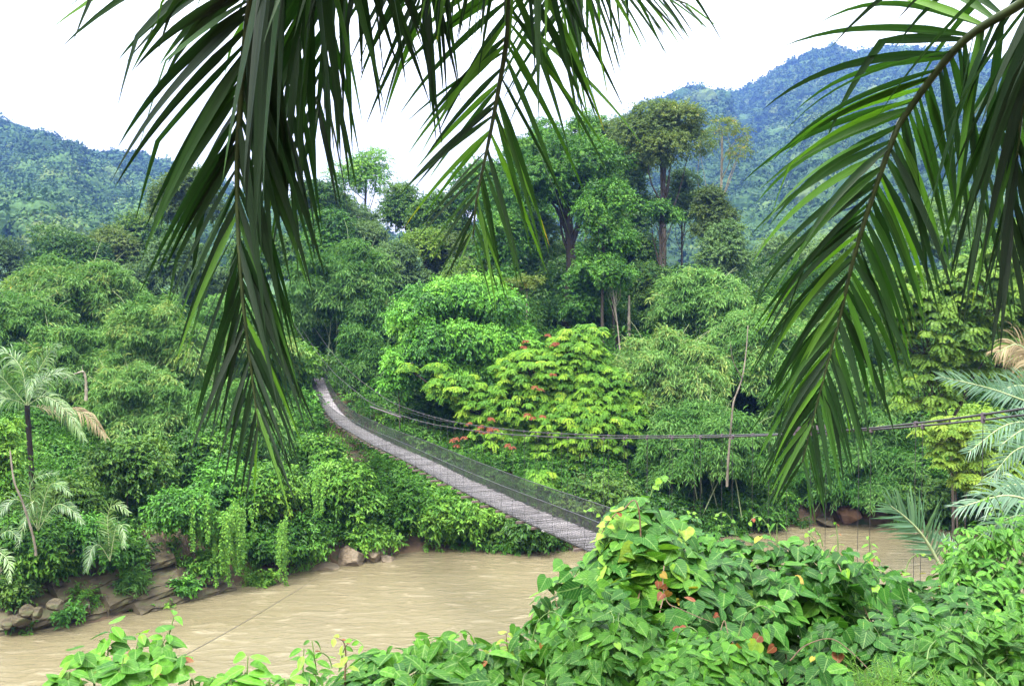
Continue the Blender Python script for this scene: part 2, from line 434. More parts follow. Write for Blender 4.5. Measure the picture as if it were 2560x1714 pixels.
def hill_forest(name, surf, u0, u1, n, rmin, rmax, npp, ps, seed, mat):
    g = np.random.default_rng(seed)
    u = g.uniform(u0, u1, n); v = g.uniform(.06 if u0 < 0 else .004, 1.06, n) ** (.8 if u0 < 0 else .9)
    p = surf(u, v)
    rad = (rmin + (rmax - rmin) * g.uniform(0, 1, n) ** 2.2) * np.where(g.random(n) < .08, 1.5, 1)
    tt = np.clip(.45 + .3 * fbm(p[:, 0] * .012, p[:, 2] * .012, seed, 2) + g.normal(0, .24, n), 0, 1)
    p[:, 2] += g.uniform(0, 3, n)
    mb, _ = forest(name, mat, p, rad, npp, p[:, 1] / F * ps, tt, 1, seed)
    # pale bare trunks showing between the crowns
    for q in p[g.choice(n, 60, replace=False)]:
        h = g.uniform(8, 15)
        tube(mb, [q, q + [g.normal(0, .6), 0, h * .5], q + [g.normal(0, 1.5), 0, h]], [.28, .22, .1], 4, 1)
    return tag(mb.build(name, [mat, M_PALE], smooth=False), kind='stuff', label='hazy rain forest covering the distant slope')


hill_forest('forest', hillL, -60, 520, 4800, 6, 12, 240, 2.8, 51, LM['far'])
hill_forest('forest', hillR, 400, 1110, 10500, 7.5, 16, 130, 2.4, 52, LM['far'])
# valley forest between the river terrace and the hills
g0 = np.random.default_rng(77)
n = 2600
vy = 140 + 420 * g0.uniform(0, 1, n) ** 1.5; vx = g0.uniform(-.66, .66, n) * vy
vb = np.stack([vx, vy, ground(vx, vy) + g0.uniform(-1, 3, n) * np.clip((vy - 140) / 60, 0, 1)], -1)
mbv, _ = forest('forest', LM['far'], vb, g0.uniform(2.5, 5, n) * np.clip(vy / 200, .6, 1.1), 240, vy / F * 3.2, np.clip(g0.normal(.6, .2, n), 0, 1), 1.2, 78)
tag(mbv.build('forest', LM['far'], smooth=False), kind='stuff', label='valley forest behind the river terrace')


# ------------------------------------------------------------------ plants: crowns
def sprays(mb, c, rc, g, n_tw, k, L, w, droop, upn, tint0, tsp, squash=1.0, tl=2.2, fold=.12, up_bias=.62, mi=0):
    """leafy twigs over one clump: n_tw twigs of k leaves"""
    u = unit(g.normal(0, 1, (n_tw, 3)) + np.array([0, -.22, up_bias]))
    p = c + u * rc * np.array([1, 1, squash]) * (g.uniform(.62, 1.0, (n_tw, 1)) + g.exponential(.1, (n_tw, 1)))
    ax = unit(u * .8 + g.normal(0, .45, (n_tw, 3)) + np.array([0, 0, -droop]))
    t = np.linspace(-.5, .6, k)
    pos = p[:, None] + ax[:, None] * (t[None, :, None] * tl * L)
    side = unit(np.cross(ax, np.array([0, 0, 1.]) + g.normal(0, .25, (n_tw, 3))))
    sg = np.where(np.arange(k) % 2, 1., -1.)
    dr = unit(ax[:, None] * .75 + side[:, None] * sg[None, :, None] * .75 + g.normal(0, .28, (n_tw, k, 3)) + np.array([0, 0, -droop * .8]))
    nr = unit(u[:, None] * .55 + np.array([0, -.1, upn]) + g.normal(0, .38, (n_tw, k, 3)))
    ln = L * g.uniform(.65, 1.25, (n_tw, k))
    tt = np.clip(tint0 + g.normal(0, tsp, (n_tw, 1)) + g.normal(0, tsp * .8, (n_tw, k)), 0, 1)
    leaves(mb, pos.reshape(-1, 3), dr.reshape(-1, 3), nr.reshape(-1, 3), ln.ravel(), w, tt.ravel(), fold, .18, mi)


def limb(mb, a, b, r0, r1, g, sag=.15, sides=5, n=7):
    a = np.asarray(a, float); b = np.asarray(b, float)
    ln = np.linalg.norm(b - a)
    m = (a + b) / 2 + np.array([g.normal(0, .08), g.normal(0, .08), -sag]) * ln
    tube(mb, curve([a, m, b], n), np.linspace(r0, r1, n), sides)


def place(px, ytop, ybot, wpx, d):
    """crown box in metres from its place in the picture, and its foot on the ground"""
    c = P(px, (ytop + ybot) / 2, d)
    W = wpx / F * d; H = (ybot - ytop) / F * d
    zg = float(ground(c[0], c[1])) - .2
    return c, W, H, np.array([c[0], c[1], zg])


def clump_centres(g, c, W, H, D, n, rc, lo=-.45, shell=.55):
    u = unit(g.normal(0, 1, (n * 6, 3)))
    u = u[u[:, 2] > lo]
    u = u[(u[:, 1] < .35) | (g.random(len(u)) < .45)][:n]
    r = g.uniform(shell, 1, (len(u), 1))
    return c + u * r * np.maximum(np.array([W / 2 - rc, D / 2 - rc, H / 2 - rc * .8]), .05)


def broad(name, label, cat, px, ytop, ybot, wpx, d, mat, ncl=22, leaf=3.9, w=.5, droop=.3, cov=1.25, rcf=.2, trunk=None, tr=.0, group=None, tint=.5,
          squash=.62, shell=.55, lo=-.45, trunkmat=None, upn=.85, gap=0, tl=2.2, seed=None, lean=0.0, tvar=.15):
    g = np.random.default_rng(seed if seed is not None else abs(hash_(label)) % 99991)
    c, W, H, ft = place(px, ytop, ybot, wpx, d)
    ft[0] += lean
    root = empty(name, ft)
    tag(root, label, cat, group)
    D = W * .9
    rc = rcf * min(W, H * 1.25)
    L = leaf * d / F
    cc = clump_centres(g, c, W, H, D, ncl, rc, lo, shell)
    mb = MB()
    for q in cc:
        r = rc * g.uniform(.5, 1.4)
        n_tw = int(cov * 2 * math.pi * r * r / (L * L * w * .5) / 7)
        sprays(mb, q, r, g, max(n_tw, 6), 7, L, w, droop, upn, tint + g.normal(0, tvar), .11, squash, tl)
    tm = MB()
    if trunk is None: trunk = max(.12, W * .022)
    top = c + np.array([0, 0, -H * .12])
    mid = (ft + top) / 2 + np.array([g.normal(0, .04) * W, 0, 0])
    tube(tm, curve([ft, mid, top, c + [0, 0, H * .25]], 16), np.linspace(trunk, trunk * .4, 16), 8)
    for q in cc[:: 2 if len(cc) > 14 else 1]:
        t0 = g.uniform(.45, .9)
        a = ft + (top - ft) * t0 if H > 3 else mid
        a = mid + (top - mid) * g.uniform(.1, 1)
        limb(tm, a, q, trunk * .32, trunk * .08, g, g.uniform(-.08, .15))
    tm.build('trunk', trunkmat or M_BARK, root)
    mb.build('crown', LM[mat], root, smooth=False)
    return root


def hash_(s):
    h = 0
    for ch in s: h = (h * 131 + ord(ch)) & 0x7fffffff
    return h


def bamboo(name, label, cat, px, ytop, ybot, wpx, d, mat='bamboo', nplume=60, leaf=5.6, group=None, tint=.5, w=.2, cov=1.0, tips=.12):
    """a thicket of arching culms with feathery hanging leaves"""
    g = np.random.default_rng(abs(hash_(label)) % 99991)
    c, W, H, ft = place(px, ytop, ybot, wpx, d)
    root = empty(name, ft); tag(root, label, cat, group)
    L = max(leaf * d / F, .25)
    mb, tm = MB(), MB()
    rc = .13 * min(W, H * 1.3)
    cc = clump_centres(g, c, W, H, W * .8, nplume, rc, -.6, .5)
    foot = ft + np.array([0, 0, .0])
    for i, q in enumerate(cc):
        out = unit((q - c) * np.array([1, 1, .6]) + np.array([0, 0, .25]))
        # plume: an arc running outwards and drooping at its tip
        n = 9
        s = np.linspace(0, 1, n)[:, None]
        arc = q + out * rc * 2.2 * (s - .35) + np.array([0, 0, -1.]) * rc * 1.5 * np.clip(s - .35, 0, 1) ** 2
        tq = tint + g.normal(0, .14)
        for j in range(n):
            r = rc * (.75 - .55 * j / n)
            ntw = int(cov * 2.2 * math.pi * r * r / (L * L * w * .5) / 6) + 3
            sprays(mb, arc[j], r, g, ntw, 6, L * g.uniform(.85, 1.15), w, .55, .9, min(tq + .02 * j, .9), .13, .7, 1.7, .06, .35)
        if i % 7 == 0:
            b = foot + np.array([g.normal(0, W * .12), g.normal(0, W * .1), 0])
            tube(tm, curve([b, b * .5 + q * .5 + [0, 0, H * .12], q, arc[-1]], 14), np.linspace(.055, .012, 14), 5)
        if g.random() < tips:
            e = q + out * rc * 1.6
            tube(tm, curve([q, (q + e) / 2 + [0, 0, rc * .7], e + [g.normal(0, .3), 0, rc * .9]], 6), np.linspace(.03, .01, 6), 4)
    tm.build('culm', M_PRACHIS, root)
    mb.build('foliage', LM[mat], root, smooth=False)
    return root


def bush(label, px, ytop, ybot, wpx, d, mat, name='shrub', cat='shrub', **k):
    kw = dict(ncl=16, leaf=4.9, rcf=.22, trunk=.07, shell=.4, lo=-.7, droop=.4, cov=1.15)
    kw.update(k)
    return broad(name, label, cat, px, ytop, ybot, wpx, d, mat, **kw)


# --- trees at the back, left to right
broad('forest_tree', 'dark green rounded tree under the left hazy hill', 'tree', 60, 219, 300, 66, 170, 'deep', 20, 3.0, tint=.55)
broad('forest_tree', 'low blue-green tree at the far left foot of the hazy hill', 'tree', 10, 238, 300, 60, 175, 'grey', 14, 3.0, tint=.3)
broad('forest_tree', 'yellowish olive tree right of the dark rounded tree', 'tree', 117, 217, 300, 62, 158, 'olive', 20, 3.0, tint=.6)
broad('forest_tree', 'broad grey-green tree behind the hanging frond on the left', 'tree', 172, 226, 310, 78, 140, 'grey', 24, 3.2)
broad('forest_tree', 'tall spreading dark tree with a bare bent limb beside the hanging frond', 'tree', 186, 160, 250, 86, 150, 'olive', 20, 3.0, tint=.18, squash=.55, gap=1, trunkmat=M_DBARK)
broad('forest_tree', 'small yellow-topped tree at the left edge above the bamboo', 'tree', 22, 272, 315, 46, 128, 'yellow', 12, 3.0)
broad('forest_tree', 'tall thin-leaved tree with open sky showing through its crown', 'tree', 366, 137, 215, 82, 185, 'mid', 16, 2.6, cov=.55, rcf=.17, tint=.6, shell=.7)
broad('forest_tree', 'dark leafy tree below the thin-leaved sky-lit tree', 'tree', 352, 190, 262, 70, 165, 'grey', 18, 2.8)
broad('forest_tree', 'dark crowned tree behind the tip of the middle frond', 'tree', 408, 178, 262, 66, 168, 'deep', 18, 2.8, tint=.6)
broad('forest_tree', 'tree with a flat yellow-green crown in the middle distance', 'tree', 424, 226, 275, 56, 140, 'yellow', 14, 2.8, squash=.6)
broad('forest_tree', 'pale grey-green tree left of the flat yellow-green crown', 'tree', 372, 214, 285, 66, 150, 'grey', 18, 2.8, tint=.7)
broad('forest_tree', 'tall slender tree rising behind the middle frond', 'tree', 540, 118, 200, 70, 150, 'mid', 16, 2.8, cov=.8, tint=.6)
broad('forest_tree', 'leafy green tree left of the thick dark trunk', 'tree', 500, 200, 290, 74, 118, 'mid', 22, 3.0, tint=.3)
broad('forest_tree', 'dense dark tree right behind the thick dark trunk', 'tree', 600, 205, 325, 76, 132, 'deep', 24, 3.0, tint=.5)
# giant with a thick dark trunk
broad('giant_tree', 'giant tree with a thick dark creeper-clad trunk in mid-picture', 'tree', 566, 122, 232, 136, 116, 'mid', 34, 3.0, rcf=.15, trunk=.8, trunkmat=M_DBARK, tint=.3, shell=.6, cov=.95, lo=-.8)
broad('forest_tree', 'bright mid-green tree right of the thick dark trunk', 'tree', 604, 168, 300, 84, 106, 'mid', 34, 3.2, tint=.34, rcf=.15, lo=-.9)
broad('emergent_tree', 'tallest tree with cloud-like tiers of foliage before the right mountain', 'tree', 662, 89, 190, 106, 140, 'olive', 22, 2.6, squash=.5, rcf=.2, tint=.3, trunk=.55, trunkmat=M_BARK, shell=.62, cov=1.0, lo=-.7)
broad('forest_tree', 'pale airy tree with bare branches right of the tallest tree', 'tree', 722, 112, 186, 74, 150, 'olive', 15, 2.2, cov=.4, rcf=.14, tint=.6, shell=.8, trunkmat=M_PALE, trunk=.3)
broad('forest_tree', 'dark olive tree below the pale airy tree', 'tree', 708, 184, 262, 58, 136, 'olive', 20, 2.8, tint=.18)
broad('forest_tree', 'small round green tree on a reddish trunk before the tallest tree', 'tree', 661, 196, 232, 46, 124, 'mid', 12, 3.0, tint=.4, trunk=.3)
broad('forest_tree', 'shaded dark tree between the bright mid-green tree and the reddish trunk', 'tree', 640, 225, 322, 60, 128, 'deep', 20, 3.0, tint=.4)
broad('forest_tree', 'young bright-leaved tree on two thin white stems', 'tree', 612, 258, 298, 50, 100, 'mid', 14, 3.0, tint=.36, trunk=.09, trunkmat=M_PALE, lean=1.2)
broad('forest_tree', 'dull green tree behind the round bright tree', 'tree', 470, 236, 320, 72, 125, 'deep', 20, 3.0, tint=.7)
broad('forest_tree', 'shaded tree at the foot of the thick dark trunk', 'tree', 532, 262, 340, 54, 118, 'deep', 18, 3.0, tint=.4)
broad('forest_tree', 'leafy understorey tree right of the foot of the thick trunk', 'tree', 588, 288, 345, 54, 112, 'deep', 16, 3.0, tint=.45)
broad('forest_tree', 'pale green tree on the slope behind the right-hand frond', 'tree', 782, 232, 300, 74, 170, 'grey', 20, 2.8, tint=.75)
broad('forest_tree', 'pale olive tree seen between the leaflets of the right-hand frond', 'tree', 850, 222, 300, 80, 165, 'grey', 20, 2.8, tint=.6)
broad('forest_tree', 'soft green tree above the yellow-green trees at the right edge', 'tree', 950, 190, 280, 110, 150, 'grey', 24, 2.8, tint=.7)
broad('forest_tree', 'dim green tree filling the gap left of the yellow-green crown', 'tree', 396, 236, 320, 70, 135, 'grey', 24, 3.0, tint=.45)
broad('forest_tree', 'dim olive tree right of the flat yellow-green crown', 'tree', 452, 228, 310, 70, 145, 'olive', 24, 3.0, tint=.3)
broad('forest_tree', 'mid green tree below the slender tree behind the middle frond', 'tree', 512, 168, 262, 84, 135, 'mid', 28, 3.0, tint=.35, rcf=.16)
broad('forest_tree', 'airy tree reaching the sky between the middle frond and the tallest tree', 'tree', 588, 104, 190, 66, 152, 'mid', 18, 2.6, cov=.8, tint=.5)
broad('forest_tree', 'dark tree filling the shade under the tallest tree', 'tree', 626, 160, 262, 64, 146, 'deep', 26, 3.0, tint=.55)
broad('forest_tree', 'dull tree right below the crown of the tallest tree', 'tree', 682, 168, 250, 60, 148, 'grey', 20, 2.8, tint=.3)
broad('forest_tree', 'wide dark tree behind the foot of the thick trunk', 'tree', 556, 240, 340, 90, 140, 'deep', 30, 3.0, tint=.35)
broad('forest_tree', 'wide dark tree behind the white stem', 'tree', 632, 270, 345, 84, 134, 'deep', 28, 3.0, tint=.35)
broad('forest_tree', 'hazy grey-green tree above the bamboo left of the frond', 'tree', 210, 262, 330, 76, 150, 'grey', 22, 3.0, tint=.4)
broad('forest_tree', 'hazy grey tree between bamboo mounds at the far left', 'tree', 40, 262, 320, 70, 145, 'grey', 20, 3.0, tint=.25)
broad('forest_tree', 'hazy grey-green tree behind the tall pale bamboo mound', 'tree', 128, 262, 330, 70, 140, 'grey', 22, 3.0, tint=.55)
broad('forest_tree', 'pale tree between the bamboo and the right-hand frond tip', 'tree', 770, 268, 330, 70, 135, 'grey', 22, 3.0, tint=.6)
broad('forest_tree', 'soft green tree behind the yellow-green feathery tree', 'tree', 890, 262, 340, 96, 120, 'mid', 26, 3.0, tint=.6)
broad('forest_tree', 'soft green tree at the right picture edge below the hazy mountain', 'tree', 1010, 225, 320, 100, 125, 'mid', 26, 3.0, tint=.7)
broad('forest_tree', 'leafy dark tree between the thin-leaved tree and the herringbone frond', 'tree', 440, 188, 280, 80, 160, 'deep', 26, 3.0, tint=.6)
broad('forest_tree', 'tall mid green tree right behind the herringbone frond', 'tree', 488, 150, 250, 84, 158, 'mid', 28, 3.0, tint=.35)
broad('forest_tree', 'tall leafy tree behind the leaflets right of the herringbone frond', 'tree', 546, 112, 215, 86, 156, 'mid', 28, 3.0, tint=.45, cov=.95)
broad('forest_tree', 'olive tree touching the left side of the tallest tree', 'tree', 618, 118, 205, 74, 150, 'olive', 24, 2.8, tint=.25, squash=.6)
broad('forest_tree', 'dense green tree to the right of the giant trunk, below the bright crown', 'tree', 592, 262, 336, 70, 110, 'mid', 28, 3.2, tint=.35, lo=-.9)
broad('forest_tree', 'dark green tree between the white stem and the bamboo mound', 'tree', 652, 250, 335, 60, 118, 'deep', 26, 3.2, tint=.6, lo=-.9)
broad('forest_tree', 'deep green tree to the left of the giant trunk', 'tree', 536, 200, 300, 56, 120, 'deep', 26, 3.2, tint=.65, lo=-.9)
broad('forest_tree', 'mid green tree behind the right shoulder of the dome-shaped tree', 'tree', 500, 262, 335, 60, 112, 'mid', 24, 3.2, tint=.25, lo=-.9)
broad('forest_tree', 'olive green tree beside the foot of the pale airy tree', 'tree', 724, 210, 290, 62, 130, 'grey', 24, 3.0, tint=.45, lo=-.9)
broad('forest_tree', 'leafy tree below the dark leafy tree at the left of the middle frond', 'tree', 330, 205, 290, 74, 145, 'mid', 26, 3.0, tint=.3)
broad('forest_tree', 'dark domed tree directly under the right slope of the left hill', 'tree', 145, 208, 285, 70, 165, 'deep', 24, 3.0, tint=.5)
broad('forest_tree', 'dark bushy tree left of the yellowish olive tree', 'tree', 86, 228, 300, 60, 150, 'deep', 22, 3.0, tint=.4)
broad('forest_tree', 'tall dark tree just right of the long hanging frond', 'tree', 318, 172, 260, 66, 158, 'deep', 24, 3.0, tint=.55)
broad('forest_tree', 'dark tree low behind the long hanging frond', 'tree', 262, 220, 310, 80, 140, 'deep', 26, 3.0, tint=.5)
# --- the small tree with umbrella tufts on two white stems
def umbrella_tree():
    g = np.random.default_rng(5)
    c, W, H, ft = place(522, 278, 300, 26, 96)
    root = empty('umbrella_tree', ft); tag(root, 'small flat-topped tree on two thin white stems beside the round bright tree', 'tree')
    tm, mb = MB(), MB()
    for dx in (-.55, .6):
        e = c + np.array([dx * .9, 0, .2])
        tube(tm, curve([ft + [dx * .6, 0, 0], (ft + e) / 2 + [dx * .3, 0, 0], e], 10), np.linspace(.11, .05, 10), 6)
        for k in range(9):
            q = e + np.array([g.normal(0, .9), g.normal(0, .7), g.uniform(-.2, 1)])
            limb(tm, e - [0, 0, .4], q, .04, .02, g, 0)
            sprays(mb, q, .5, g, 22, 7, .34, .4, .1, 1.2, .6 + g.normal(0, .1), .1, .25)
    tm.build('stem', M_PALE, root); mb.build('crown', LM['olive'], root, smooth=False)
umbrella_tree()

# --- the round bright tree
broad('round_tree', 'big dome-shaped bright green tree above the far end of the bridge', 'tree', 460, 270, 408, 158, 93, 'bright', 110, 3.4, w=.5, droop=.6, rcf=.115, shell=.8, tint=.42, cov=1.2, tvar=.24, lo=-.8, trunk=.4)
bush('lighter green lobe of leaves at the right foot of the dome-shaped tree', 517, 318, 368, 56, 91, 'bright', tint=.7, ncl=22, leaf=3.2, rcf=.18)
bush('leafy creeper column hanging at the left foot of the dome-shaped tree', 398, 350, 405, 40, 88, 'bright', tint=.4, ncl=18)

# --- bamboo and thickets along the far bank
bamboo('bamboo_thicket', 'tall pale bamboo mound at the upper left above the palm', 'bamboo', 80, 250, 345, 130, 100, tint=.6, nplume=75)
bamboo('bamboo_thicket', 'wide feathery bamboo mass left of the hanging frond', 'bamboo', 158, 292, 410, 110, 84, tint=.62, nplume=80)
bamboo('bamboo_thicket', 'bamboo mound at the left picture edge behind the palm crown', 'bamboo', 18, 282, 360, 96, 92, tint=.4, nplume=55)
bamboo('bamboo_thicket', 'blue-green bamboo mound behind the lower half of the hanging frond', 'bamboo', 345, 238, 345, 118, 112, tint=.3, nplume=70)
bamboo('bamboo_thicket', 'dark bamboo behind the left side of the dome-shaped tree', 'bamboo', 362, 320, 395, 62, 100, tint=.2, nplume=45)
bamboo('bamboo_thicket', 'bamboo mound below the tallest tree', 'bamboo', 698, 262, 335, 100, 104, tint=.5, nplume=65)
bamboo('bamboo_thicket', 'pale spiky bamboo slope right of the flame tree', 'bamboo', 668, 322, 425, 120, 88, tint=.68, nplume=80)
bamboo('bamboo_thicket', 'dark bamboo wall behind the leaning pale trunk', 'bamboo', 770, 300, 410, 120, 96, tint=.5, nplume=70)
bamboo('bamboo_thicket', 'bamboo drooping over the bank under the main cable', 'bamboo', 705, 398, 500, 130, 82, tint=.22, nplume=75)
bamboo('bamboo_thicket', 'leafy bamboo behind the tip of the right-hand frond', 'bamboo', 830, 345, 470, 130, 90, tint=.42, nplume=80)
bamboo('bamboo_thicket', 'dark bamboo above the sandy landing on the far right bank', 'bamboo', 850, 430, 515, 130, 86, tint=.12, nplume=70)
bamboo('bamboo_thicket', 'shaded bamboo behind the hanging frond and above the creeper curtain', 'bamboo', 238, 372, 470, 100, 76, tint=.3, nplume=60)

bamboo('bamboo_thicket', 'pale bamboo slope directly above the left palm crown', 'bamboo', 62, 322, 425, 120, 88, tint=.5, nplume=75)
bamboo('bamboo_thicket', 'pale green bamboo between the left palm and the hanging frond', 'bamboo', 140, 360, 450, 110, 78, tint=.55, nplume=70)
bamboo('bamboo_thicket', 'bamboo mass right behind the middle of the long hanging frond', 'bamboo', 240, 290, 385, 110, 95, tint=.45, nplume=70)
# --- shrubs of the far bank
bush('bright shrub on the slope just left of the bridge end', 300, 385, 445, 60, 94, 'bright', tint=.3)
bush('light green shrub above the far end of the bridge', 285, 335, 392, 80, 100, 'mid', tint=.6, ncl=22)
bush('dark shrub behind the drooping tip of the left frond', 205, 420, 490, 80, 72, 'mid', tint=.3, ncl=22)
bush('dark leafy shrub between the left palm and the hanging frond', 130, 425, 500, 100, 67, 'deep', tint=.6, ncl=26)
bush('broad shrub of pale leaves above the creeper curtain', 262, 458, 530, 96, 70, 'mid', tint=.6, ncl=26)
bush('glossy green shrub on the bank under the far third of the bridge', 345, 455, 530, 86, 74, 'mid', tint=.5, ncl=26)
bush('leafy shrub leaning over the water below the middle of the bridge', 455, 486, 552, 90, 76, 'mid', tint=.65, ncl=28)
bush('shady shrub under the bridge beside the sandstone outcrop', 400, 470, 548, 90, 77, 'mid', tint=.25, ncl=26)
bush('dark shrub at the waterline under the near half of the bridge', 530, 500, 556, 90, 76, 'deep', tint=.6, ncl=24)
bush('low bright shrub right above the sandstone outcrop', 372, 520, 556, 60, 73, 'mid', tint=.7, ncl=16)
bush('lush light green shrub above the rock ledges', 190, 478, 556, 80, 63, 'bright', tint=.25, ncl=26)
bush('light green shrub with drooping twigs over the left rock ledges', 100, 500, 580, 70, 60, 'bright', tint=.1, ncl=22)
bush('dark shrub at the left edge above the rock ledges', 28, 500, 585, 90, 58, 'mid', tint=.3, ncl=26)
bush('shaded shrub below the left palm trunk', 70, 470, 540, 80, 63, 'deep', tint=.6, ncl=24)
bush('pale green shrub at the left edge beside the palm trunk', 6, 400, 520, 50, 58, 'mid', tint=.75, ncl=22)
bush('small ferny shrub growing on the rock ledges', 132, 560, 606, 40, 60.5, 'bamboo', tint=.4, ncl=12, w=.25)
bush('shrub overhanging the bank below the flame tree', 600, 470, 530, 110, 78, 'deep', tint=.6, ncl=26)
bush('dark shrub at the waterline right of the flame tree', 660, 490, 545, 90, 80, 'mid', tint=.15, ncl=24)
bush('low shrub on the bank below the leaning pale trunk', 745, 480, 530, 90, 83, 'mid', tint=.3, ncl=24)
bush('dark shrub right of the sandy landing on the far bank', 930, 470, 528, 110, 84, 'deep', tint=.5, ncl=24)
bush('rounded shrub above the sandy landing', 860, 470, 518, 60, 86, 'mid', tint=.2, ncl=18)
bush('shaded shrub at the right picture edge behind the silvery palm', 1000, 440, 530, 110, 80, 'mid', tint=.35, ncl=24)
bush('bright bank shrub behind the lower silvery fronds', 970, 400, 470, 90, 76, 'yellow', tint=.35, ncl=20)
bush('scrubby bush on the brown slope behind the bridge', 440, 395, 450, 90, 96, 'mid', tint=.35, ncl=18, cov=.7)
bush('low bush beside the far bridge railing', 372, 395, 432, 60, 98, 'mid', tint=.55, ncl=14, cov=.8)
bush('dark overhanging shrub behind the long narrow creeper', 275, 510, 572, 70, 68.5, 'mid', tint=.3, ncl=22)
bush('shrub drooping over the bank just left of the low brown rock shelf', 308, 500, 562, 56, 70, 'mid', tint=.45, ncl=20)
bush('bright tuft of leaves at the waterline under the creeper curtain', 262, 566, 592, 40, 66, 'mid', tint=.7, ncl=10)
bush('leafy shrub draped over the top of the ochre slab', 160, 535, 572, 56, 64.5, 'mid', tint=.5, ncl=16)
bush('green shrub hanging over the upper ledge at the far left', 60, 545, 592, 60, 59.5, 'mid', tint=.55, ncl=16)
bush('low weeds between the two long ledges', 70, 600, 622, 36, 57.2, 'bright', tint=.2, ncl=10)
bush('weeds at the waterline on the lower slab', 165, 596, 616, 36, 61.2, 'mid', tint=.6, ncl=8)
bush('bright shrub below the drooping tip of the left frond', 225, 455, 515, 70, 69, 'bright', tint=.15, ncl=20)
bush('dense leafy shrub on the slope beneath the far bridge end', 318, 425, 480, 64, 82, 'mid', tint=.5, ncl=22)
bush('light shrub on the slope left of the far bridge end', 262, 400, 460, 66, 86, 'mid', tint=.6, ncl=22)
bush('dark shrub trailing over the middle of the upper rock ledge', 130, 530, 582, 50, 62, 'mid', tint=.35, ncl=16)
bush('leafy shrub drooping over the right end of the rock ledges', 205, 542, 590, 46, 64, 'mid', tint=.5, ncl=14)
bush('dark weeds at the far left end of the rock ledges', 14, 568, 612, 50, 56.8, 'deep', tint=.6, ncl=14)
bush('bright weeds hanging between rock slab and creeper curtain', 182, 572, 604, 34, 62.2, 'bright', tint=.2, ncl=10)
bush('grassy green bush on the clearing right of the flame tree', 640, 335, 362, 70, 104, 'bright', tint=.3, ncl=16)


# ------------------------------------------------------------------ flame trees: rosettes of drooping feather leaves
def rosette(mb, c, g, nl, Lr, Ll, tint, accent=None):
    """nl pinnate leaves spreading from a branch tip"""
    k = 8
    az = np.arange(nl) * 2 * math.pi / nl + g.uniform(0, 6) + g.normal(0, .15, nl)
    el = g.uniform(.05, .75, nl)
    d = np.stack([np.cos(az) * np.cos(el), np.sin(az) * np.cos(el), np.sin(el)], -1)
    ln = Lr * g.uniform(.75, 1.15, nl)
    t = np.linspace(.12, 1, k)
    ax = c + d[:, None] * (ln[:, None] * t)[..., None] + np.array([0, 0, -1.]) * (ln[:, None] * .75 * t ** 2)[..., None]
    tg = unit(d[:, None] + np.array([0, 0, -1.]) * (1.5 * t)[None, :, None])
    sd = unit(np.cross(tg, np.array([0, 0, 1.])))
    nn = np.cross(sd, tg)
    for s in (-1, 1):
        dr = unit(sd * s + tg * .55 + g.normal(0, .1, sd.shape) + np.array([0, 0, -.18]))
        tt = np.clip(tint + g.normal(0, .06, (nl, k)), 0, .85) if accent is None else np.clip(accent + g.normal(0, .012, (nl, k)), .87, 1)
        w = .42
        leaves(mb, ax.reshape(-1, 3), dr.reshape(-1, 3), nn.reshape(-1, 3), (Ll * (1.15 - .55 * np.abs(t - .45)))[None].repeat(nl, 0).ravel(), w, tt.ravel(), .05, .15)


def flame(name, label, px, ytop, ybot, wpx, d, nros, mat='flame', Lr=.82, Ll=.28, acc=0.0, tint=.5, blobs=None, red=None, trunk=.3, yb=None):
    g = np.random.default_rng(abs(hash_(label)) % 99991)
    c, W, H, ft = place(px, ytop, ybot, wpx, d)
    root = empty(name, ft); tag(root, label, 'tree')
    mb, tm = MB(), MB()
    hub = P(px, ybot, d) + np.array([0, 0, .5])
    tube(tm, curve([ft, (ft + hub) / 2 + [.4, 0, 0], hub], 12), np.linspace(trunk, trunk * .7, 12), 8)
    pts = []
    if blobs is None:
        blobs = [(px, (ytop + ybot) / 2, wpx / 2, (ybot - ytop) / 2, 1)]
    wt = np.array([b[2] * b[3] * b[4] for b in blobs]); wt = wt / wt.sum()
    for (bx, by, rx, ry, den), q in zip(blobs, wt):
        n = max(3, int(nros * q))
        u = unit(g.normal(0, 1, (n, 3)) + np.array([0, -.35, .1])) * g.uniform(.45, 1, (n, 1)) ** .5
        b0 = P(bx, by, d)
        pp = b0 + u * np.array([rx, (rx + ry) * .45, ry]) / F * d
        joint = b0 + np.array([0, 0, -ry * .6 / F * d])
        limb(tm, hub, joint, trunk * .5, trunk * .25, g, -.05, 6, 9)
        for i, e in enumerate(pp):
            if i % 3 == 0: limb(tm, joint + g.normal(0, .3, 3), e, trunk * .2, .025, g, .05, 5, 6)
        pts.append(pp)
    pts = np.concatenate(pts)
    for e in pts:
        a = None
        if g.random() < acc: a = g.choice([.905, .91, .97])
        rosette(mb, e, g, int(g.integers(7, 11)), Lr * g.uniform(.7, 1.1), Ll, np.clip(tint + g.normal(0, .2), 0, .85), a)
    for (rx_, ry_, n) in (red or []):
        for _ in range(n + 1):
            e = P(rx_ + g.normal(0, 7), ry_ + g.normal(0, 5), d - W * .38)
            rosette(mb, e, g, 4, Lr * .45, Ll * .8, .5, .97)
    tm.build('trunk', M_BARK, root)
    mb.build('crown', LM[mat], root, smooth=False)
    return root


